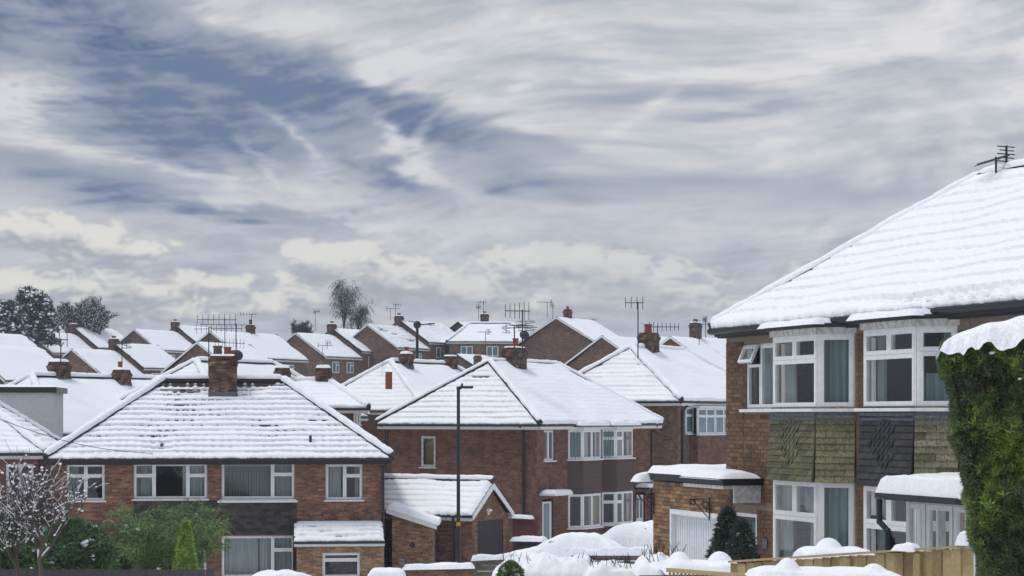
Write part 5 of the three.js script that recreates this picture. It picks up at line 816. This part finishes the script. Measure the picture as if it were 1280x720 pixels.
function farConifer(label, px, pyFoot, pyTop, d, w, seed) {
  const foot = at(px, pyFoot, d), h = (pyFoot - pyTop) * d / FOCAL, o = thing('conifer', label, 'tree', foot), r = rng(seed), pts = [], sn = [], limbs = []; stand(foot.x, d, foot.y);
  for (let i = 0; i < 150; i++) { const y = 0.15 + 0.82 * r(), a = r() * 6.283, len = w * (Math.pow(1 - y, 0.55) * 0.95 + 0.12) * (0.65 + 0.4 * r()), b = V(0, y * h, 0), e = V(Math.cos(a) * len, y * h + len * (0.1 - 0.28 * r()), Math.sin(a) * len); limbs.push(rod(b, e, 0.05, 0.02, 3)); for (let k = 0; k < 36; k++) { const t = 0.35 + 0.65 * r(), p = b.clone().lerp(e, t).add(V((r() - 0.5) * 0.7, (r() - 0.6) * 0.45, (r() - 0.5) * 0.7)); pts.push(p); if (r() < 0.34) sn.push(p.clone().add(V(0, 0.14, 0))); } }
  mesh('trunk', join([rod(V(0, -0.5, 0), V(0, h * 0.95, 0), 0.25, 0.05, 7), ...limbs]), M.barkDark, o);
  scatter('foliage', o, tuft(7, 0.34, 0.06, 4), leafMat, pts, 1, [0x323a36, 0x2b332f, 0x3b443f, 0x272d2c], seed); scatter('snow', o, blobSnow, M.snow, sn, 0.17, null, seed + 1);
}
farConifer('dark snow-dusted conifer tallest at the end of the skyline', 40, 440, 360, 225, 3.6, 3); farConifer('spreading snow-dusted conifer at the frame edge of the skyline', 8, 440, 376, 222, 3.4, 6);

// ---------------------------------------------------------------- fences, walls, cars and shrubs in the gardens
{
  const a = at(914, 702, 24.6), b = at(1216, 682, 22), o = thing('board_fence', 'new timber board fence with humps of snow in front of the near brown brick house', 'fence', V(a.x, EYE - 3.5, a.z), Math.atan2(a.z - b.z, b.x - a.x)), w = Math.hypot(b.x - a.x, b.z - a.z), n = 27, r = rng(4);
  stand(a.x, 24.6, EYE - 3.5); stand(b.x, 22, EYE - 3.5);
  const yA = a.y - EYE + 3.5, yB = b.y - EYE + 3.5, g = box(0.122, 1, 0.02);
  for (let i = 0; i < n; i++) { const t = (i + 0.5) / n, h = lerp(yA, yB, t) - 0.03 + 0.012 * (r() - 0.5), m = mesh('board', g, M.wood[Math.floor(r() * 4)], o); m.scale.set(w / n / 0.122 * (i % 2 ? 0.93 : 1.06), h, 1); m.position.set(t * w, h / 2, (i % 2) * 0.018 + 0.004 * r()); m.rotation.z = (r() - 0.5) * 0.008; }
  const cap = mesh('capping_rail', box(w + 0.04, 0.026, 0.075, 0, 0, 0), M.wood[2], o); cap.position.set(w / 2, (yA + yB) / 2, 0.01); cap.rotation.z = Math.atan2(yB - yA, w);
  for (const t of [0.245, 0.52, 0.80]) { const m = mesh('post', box(0.09, 1, 0.05), M.wood[0], o); const h = lerp(yA, yB, t) - 0.05; m.scale.y = h; m.position.set(t * w, h / 2, 0.045); }
  const rail = mesh('rail', box(w, 0.08, 0.04, 0, 0, 0), M.wood[1], o); rail.position.set(w / 2, (yA + yB) / 2 - 0.9, -0.04); rail.rotation.z = cap.rotation.z;
  mesh('snow', cushionGeo(0.24, 0.14, 0.06, 5, { bumps: [[0.02, 0, 0.07, 0.08]] }).translate(w * 0.75, lerp(yA, yB, 0.75) + 0.01, 0.01), M.snow, o);
  mesh('snow', cushionGeo(0.12, 0.12, 0.12, 6, { bumps: [[0, 0, 0.06, 0.15]] }).translate(w - 0.08, yB + 0.02, 0.01), M.snow, o);
}
function snowMound(name, label, category, px0, px1, pyTop, pyFoot, d, bumps, o2 = {}) { // a hedge or shrub buried under snow; bumps in measured columns: [px, radius m, extra height m]
  const a = at(px0, pyFoot, d), b = at(px1, pyFoot, d), w = b.x - a.x, h = (pyFoot - pyTop) * d / FOCAL, dp = o2.depth ?? 0.9, o = thing(name, label, category, V((a.x + b.x) / 2, a.y, -d - dp / 2 + 0.2)); stand((a.x + b.x) / 2, d, a.y - 0.5);
  const base = o2.base ?? 0.62, bs = bumps.map(([px, r, k]) => [(px - (px0 + px1) / 2) * d / FOCAL, 0.1, r, k + h * (1 - base)]);
  const r = rng(o2.seed ?? 3), pts = []; for (let i = 0; i < (o2.leaves ?? 1200); i++) { const x = (r() - 0.5) * w, z = (r() - 0.5) * dp; pts.push(V(x, r() * h * base - 0.2, z)); }
  scatter('foliage', o, tuft(8, 0.09, 0.014, 6), leafMat, pts, 1, o2.colours ?? [0x2a2a1c, 0x35341f, 0x4a4634], o2.seed ?? 3);
  mesh('inner_core', box(w * 0.88, h * base + 0.6, dp * 0.8, 0, h * base / 2 - 0.34, 0), M.bark, o);  // solid box added as a core so the foliage cannot be seen through
  mesh('snow', cushionGeo(w, dp, h * (1 - base), o2.seed ?? 3, { bumps: bs, round: o2.round ?? 0.22, wave: o2.wave ?? 0.25, over: 0.08, slope: o2.slope ?? 0, nx: Math.ceil(w / 0.03), nz: Math.ceil(dp / 0.04) }).translate(0, h * base, 0), M.snow, o);
  if (o2.twigs) { const tw = []; for (let i = 0; i < o2.twigs; i++) { const x = (r() - 0.5) * w * 0.9, y = h * base + h * (1 - base) * 0.6, q = V(x, y, (r() - 0.3) * dp * 0.6), e = q.clone().add(V((r() - 0.5) * 0.3, 0.1 + 0.2 * r(), 0)); tw.push(rod(q, e, 0.006, 0.003, 4), rod(q.clone().lerp(e, 0.5), e.clone().add(V(0.1 * (r() - 0.5), 0.05, 0)), 0.004, 0.003, 4)); } mesh('twigs', join(tw), M.barkDark, o); }
  return o;
}
snowMound('snow_covered_hedge', 'low hedge under smooth snow with two round humps before the timber board fence', 'hedge', 948, 1120, 712, 740, 19, [[985, 0.13, 0.10], [1093, 0.14, 0.07]], { seed: 5, wave: 0.22, slope: -0.03, depth: 0.6 });
snowMound('snow_covered_shrub', 'twin-humped snow-buried shrub before the buff brick garage', 'shrub', 838, 920, 702, 735, 26, [[850, 0.18, 0.12], [901, 0.19, 0.12]], { seed: 7, wave: 0.3 });
snowMound('snow_covered_shrub', 'knobbly snow-caked shrub left of the twin-humped one', 'shrub', 800, 846, 700, 740, 27, [[812, 0.14, 0.05], [826, 0.12, 0.10], [838, 0.13, 0.02]], { seed: 9, wave: 0.5, twigs: 26 });
snowMound('snow_covered_shrub', 'rounded snow hump behind the timber board fence below the lower bay', 'shrub', 1006, 1088, 686, 730, 26, [[1038, 0.22, 0.13]], { seed: 11, wave: 0.08 });
snowMound('snow_covered_shrub', 'wide snow-laden shrub showing green leaves in front of the parked cars', 'shrub', 618, 752, 697, 745, 42, [[672, 0.5, -0.14]], { seed: 13, wave: 0.2, depth: 1.6, round: 0.8, leaves: 5000, base: 0.35, colours: [0x3f5f22, 0x4f7229, 0x2f4a1d], twigs: 30 });
coneBush('evergreen_shrub', 'leafy green shrub poking out of the wide snow-laden shrub', 638, 706, 736, 40.5, 0.2, { seed: 23, n: 1100, round: true, category: 'bush', geo: tuft(8, 0.1, 0.016, 6), colours: [0x556b35, 0x66803f, 0x44592b], snow: 0.06, snowSize: 0.05 });
snowMound('snow_covered_shrub', 'low twiggy snow-dusted shrub under the weathered rail fence', 'shrub', 735, 806, 706, 745, 40, [[760, 0.35, -0.1], [790, 0.3, -0.1]], { seed: 15, wave: 0.35, round: 0.5, twigs: 40 });
snowMound('snow_covered_hedge', 'small snow cushion on a low hedge beside the low brick wall', 'hedge', 462, 503, 712, 745, 55, [], { seed: 17, wave: 0.1 });
{ // slatted trellis
  const a = at(835, 710, 21), b = at(968, 720, 19.4), o = thing('trellis_fence', 'pale slatted trellis fence half buried in snow before the timber board fence', 'fence', V(a.x, a.y - 1.4, a.z), Math.atan2(a.z - b.z, b.x - a.x)), w = Math.hypot(b.x - a.x, b.z - a.z), dy = b.y - a.y, g = box(0.026, 1.4, 0.012); stand(a.x, 21, a.y - 1.4);
  for (let i = 0; i < 26; i++) { const m = mesh('slat', g, M.wood[i % 4], o); m.position.set((i + 0.5) * w / 26, 0.67 + dy * (i + 0.5) / 26, 0); }
  const t = mesh('top_rail', box(w, 0.04, 0.05), M.wood[2], o); t.position.set(w / 2, 1.38 + dy / 2, 0); t.rotation.z = Math.atan2(dy, w); const t2 = mesh('rail', box(w, 0.04, 0.03), M.wood[1], o); t2.position.set(w / 2, 1.1 + dy / 2, -0.025); t2.rotation.z = t.rotation.z;
}
{ // weathered rail fence by the cars
  const a = at(716, 693, 52), b = at(826, 693, 52), o = thing('rail_fence', 'weathered brown rail fence capped with snow in front of the parked cars', 'fence', V(a.x, a.y - 1.2, a.z)), w = b.x - a.x; stand(a.x + 1, 52, a.y - 1.2);
  for (const y of [1.12, 0.94, 0.76, 0.58]) mesh('rail', box(w, 0.155, 0.03, w / 2, y, 0), M.woodGrey, o); for (let i = 0; i <= 5; i++) mesh('post', box(0.09, 1.2, 0.07, w * i / 5, 0.6, 0.05), M.woodGrey, o); mesh('snow', cushionGeo(w + 0.1, 0.3, 0.17, 3, { round: 0.12, wave: 0.35, nx: 90 }).translate(w / 2, 1.2, 0), M.snow, o);
}
{ // fence panel and low wall under the street lamp
  const a = at(594, 697, 60), b = at(642, 697, 60), o = thing('panel_fence', 'short weathered fence panel with snow beside the foot of the street lamp', 'fence', V(a.x, a.y - 1.2, a.z)), w = b.x - a.x; stand(a.x, 60, a.y - 1.2);
  for (let i = 0; i < 6; i++) mesh('board', box(w, 0.16, 0.025, w / 2, 0.2 + i * 0.17, 0.006 * (i % 2)), M.woodGrey, o); for (const x of [0, w]) mesh('post', box(0.11, 1.3, 0.1, x, 0.65, 0.02), M.woodGrey, o); mesh('snow', cushionGeo(w + 0.2, 0.25, 0.15, 4, { wave: 0.3, slope: 0.05 }).translate(w / 2, 1.16, 0), M.snow, o);
  const c = at(503, 713, 58), d = at(592, 712, 58), q = thing('garden_wall', 'low brick garden wall with a snowy top running to the street lamp', 'wall', V(c.x, c.y - 0.9, c.z)), ww = d.x - c.x; stand(c.x + 1, 58, c.y - 0.9);
  mesh('brickwork', box(ww, 1.7, 0.22, ww / 2, 0.05, 0), M.brickOrange, q); mesh('coping', box(ww + 0.06, 0.06, 0.28, ww / 2, 0.93, 0), M.slateGrey, q); mesh('post', box(0.14, 1.25, 0.14, -0.02, 0.6, 0.05), M.woodGrey, q); mesh('snow', cushionGeo(ww, 0.6, 0.12, 8, { slope: 0.02, wave: 0.3 }).translate(ww / 2, 0.96, -0.14), M.snow, q);
}
function car(label, px, pyTop, d, turn, o2 = {}) {
  const top = at(px, pyTop, d), hCar = 1.48, sn = 0.2, o = thing('parked_car', label, 'car', V(top.x, top.y - hCar - sn, top.z), turn, 'cars buried in snow'); stand(top.x, d, top.y - hCar - sn);
  const prof = [[-2.05, 0.32], [-2.1, 0.62], [-1.95, 0.82], [-1.05, 0.95], [-0.45, 1.38], [-0.1, 1.46], [0.75, 1.46], [1.2, 1.36], [1.75, 0.98], [2.0, 0.9], [2.08, 0.55], [2.0, 0.32]], s = new THREE.Shape(); prof.forEach(([x, y], i) => (i ? s.lineTo(x, y) : s.moveTo(x, y)));
  mesh('body', new THREE.ExtrudeGeometry(s, { depth: 1.5, bevelEnabled: true, bevelSize: 0.08, bevelThickness: 0.08, bevelSegments: 2 }).translate(0, 0, -0.75), std(o2.colour ?? 0x3a4048, 0.3, { metalness: 0.3 }), o);
  for (const x of [-1.3, 1.3]) for (const z of [-0.72, 0.72]) { const w = mesh('wheel', new THREE.TorusGeometry(0.24, 0.09, 8, 18).translate(x, 0.31, z), std(0x141414, 0.9), o); mesh('rim', new THREE.CylinderGeometry(0.2, 0.2, 0.1, 14).rotateX(Math.PI / 2).translate(x, 0.31, z), M.aerial, w); }
  for (const z of [-0.845, 0.845]) mesh('window', (() => { const q = new THREE.Shape(); q.moveTo(-0.85, 0.98); q.lineTo(-0.35, 1.34); q.lineTo(0.75, 1.36); q.lineTo(1.3, 1.02); return new THREE.ExtrudeGeometry(q, { depth: 0.012, bevelEnabled: false }).translate(0, 0, z - 0.006); })(), M.farGlassDark, o);
  const line = (x) => { for (let i = 0; i + 1 < prof.length; i++) if (x >= prof[i][0] && x <= prof[i + 1][0] && prof[i + 1][0] > prof[i][0] && prof[i][1] > 0.5) return lerp(prof[i][1], prof[i + 1][1], (x - prof[i][0]) / (prof[i + 1][0] - prof[i][0])); return 0.8; };
  const g = new THREE.PlaneGeometry(4.5, 2.06, 70, 36).rotateX(-Math.PI / 2), p = g.attributes.position;
  for (let i = 0; i < p.count; i++) { const x = p.getX(i), z = p.getZ(i); let y = 0; for (let k = -3; k <= 3; k++) y += line(clamp(x + k * 0.13, -2.05, 2.05)) / 7; const ez = 1.03 - Math.abs(z), ex = 2.25 - Math.abs(x), k = Math.pow(clamp(ez / 0.3), 0.3) * Math.pow(clamp(ex / 0.3), 0.4); p.setY(i, 0.3 + (y + 0.03 + sn * (1 + 0.25 * n2(x * 1.3 + px, z * 1.3)) - 0.3) * k); }
  g.computeVertexNormals(); mesh('snow', g, M.snow, o); return o;
}
car('car completely under smooth snow beside the wide snow-laden shrub', 712, 667, 70, -0.35, {});
car('car completely under snow closest to the buff brick garage wall', 795, 653, 72, -0.5, { colour: 0x6a2f2c });
car('car roof under snow below the orange brick semi bay', 339, 715, 63, 0.2, { colour: 0x2f3a4a });
{ // dark bin boxes by the plum gate
  const a = at(652, 690, 76), o = thing('planter_box', 'dark slatted planter box topped with snow beside the plum gate', 'planter', V(a.x, a.y, a.z), -0.3); stand(a.x, 76, a.y);
  for (let i = 0; i < 3; i++) mesh('slat', box(1.1, 0.13, 0.5, 0.3, 0.08 + i * 0.15, 0), M.black, o); mesh('snow', cushionGeo(1.3, 0.6, 0.16, 2, { wave: 0.3 }).translate(0.3, 0.44, 0), M.snow, o);
}

{ // the telephone cable that sags across to the orange brick semi
  const pts = []; for (let i = 0; i <= 12; i++) { const t = i / 12, a = at(-30, 512, 60), b = at(192, 567, 70.2), p = a.lerp(b, t); p.y -= 0.5 * Math.sin(Math.PI * t) * 0.6; pts.push(p); }
  const c = mesh('telephone_cable', new THREE.TubeGeometry(new THREE.CatmullRomCurve3(pts), 40, 0.011, 5), M.black, scene); c.userData = { label: 'thin black telephone cable sagging across to the eaves of the orange brick semi', category: 'cable' };
}
// ---------------------------------------------------------------- the snowy ground: one sheet through the feet of all these things
{
  GROUND.push([0, 4, EYE - 4], [-12, 12, EYE - 4.4], [10, 8, EYE - 3.8], [-14, 30, EYE - 5.4], [14, 30, EYE - 3.6], [-40, 60, EYE - 6.5], [40, 60, EYE - 3.5], [0, 45, EYE - 5.2], [-60, 200, EYE + 1], [80, 200, EYE + 3], [0, 330, EYE + 3], [-120, 330, EYE + 2], [120, 330, EYE + 3], [0, 700, EYE - 8], [-300, 600, EYE - 8], [300, 600, EYE - 8], [0, -60, EYE - 4]);
  const height = (x, d) => { let w = 0, s = 0; for (const [gx, gd, gy] of GROUND) { const q = 1 / Math.pow((x - gx) ** 2 + (d - gd) ** 2 + 0.6, 2); w += q; s += q * gy; } return s / w - 0.12; };
  const xs = [], ds = []; for (let i = -110; i <= 110; i++) { const t = i / 110; xs.push(70 * t + 830 * t * t * t * Math.abs(t)); } for (let j = 0; j <= 230; j++) { const t = j / 230; ds.push(-60 + 240 * t + 2500 * Math.pow(t, 5)); }
  const pos = [], uv = [], idx = []; ds.forEach((d, j) => xs.forEach((x, i) => { const k = x * (1 + Math.max(0, d) / 400); pos.push(k, height(k, d) + 0.05 * n2(k * 0.6, d * 0.6), -d); uv.push(k, d); if (i < xs.length - 1 && j < ds.length - 1) { const a = j * xs.length + i, b = a + xs.length; idx.push(a, a + 1, b, a + 1, b + 1, b); } }));
  const g = new THREE.BufferGeometry(); g.setAttribute('position', new THREE.Float32BufferAttribute(pos, 3)); g.setAttribute('uv', new THREE.Float32BufferAttribute(uv, 2)); g.setIndex(idx); g.computeVertexNormals();
  structure('snowy_ground', g, M.snow);
}
renderer.render(scene, camera);
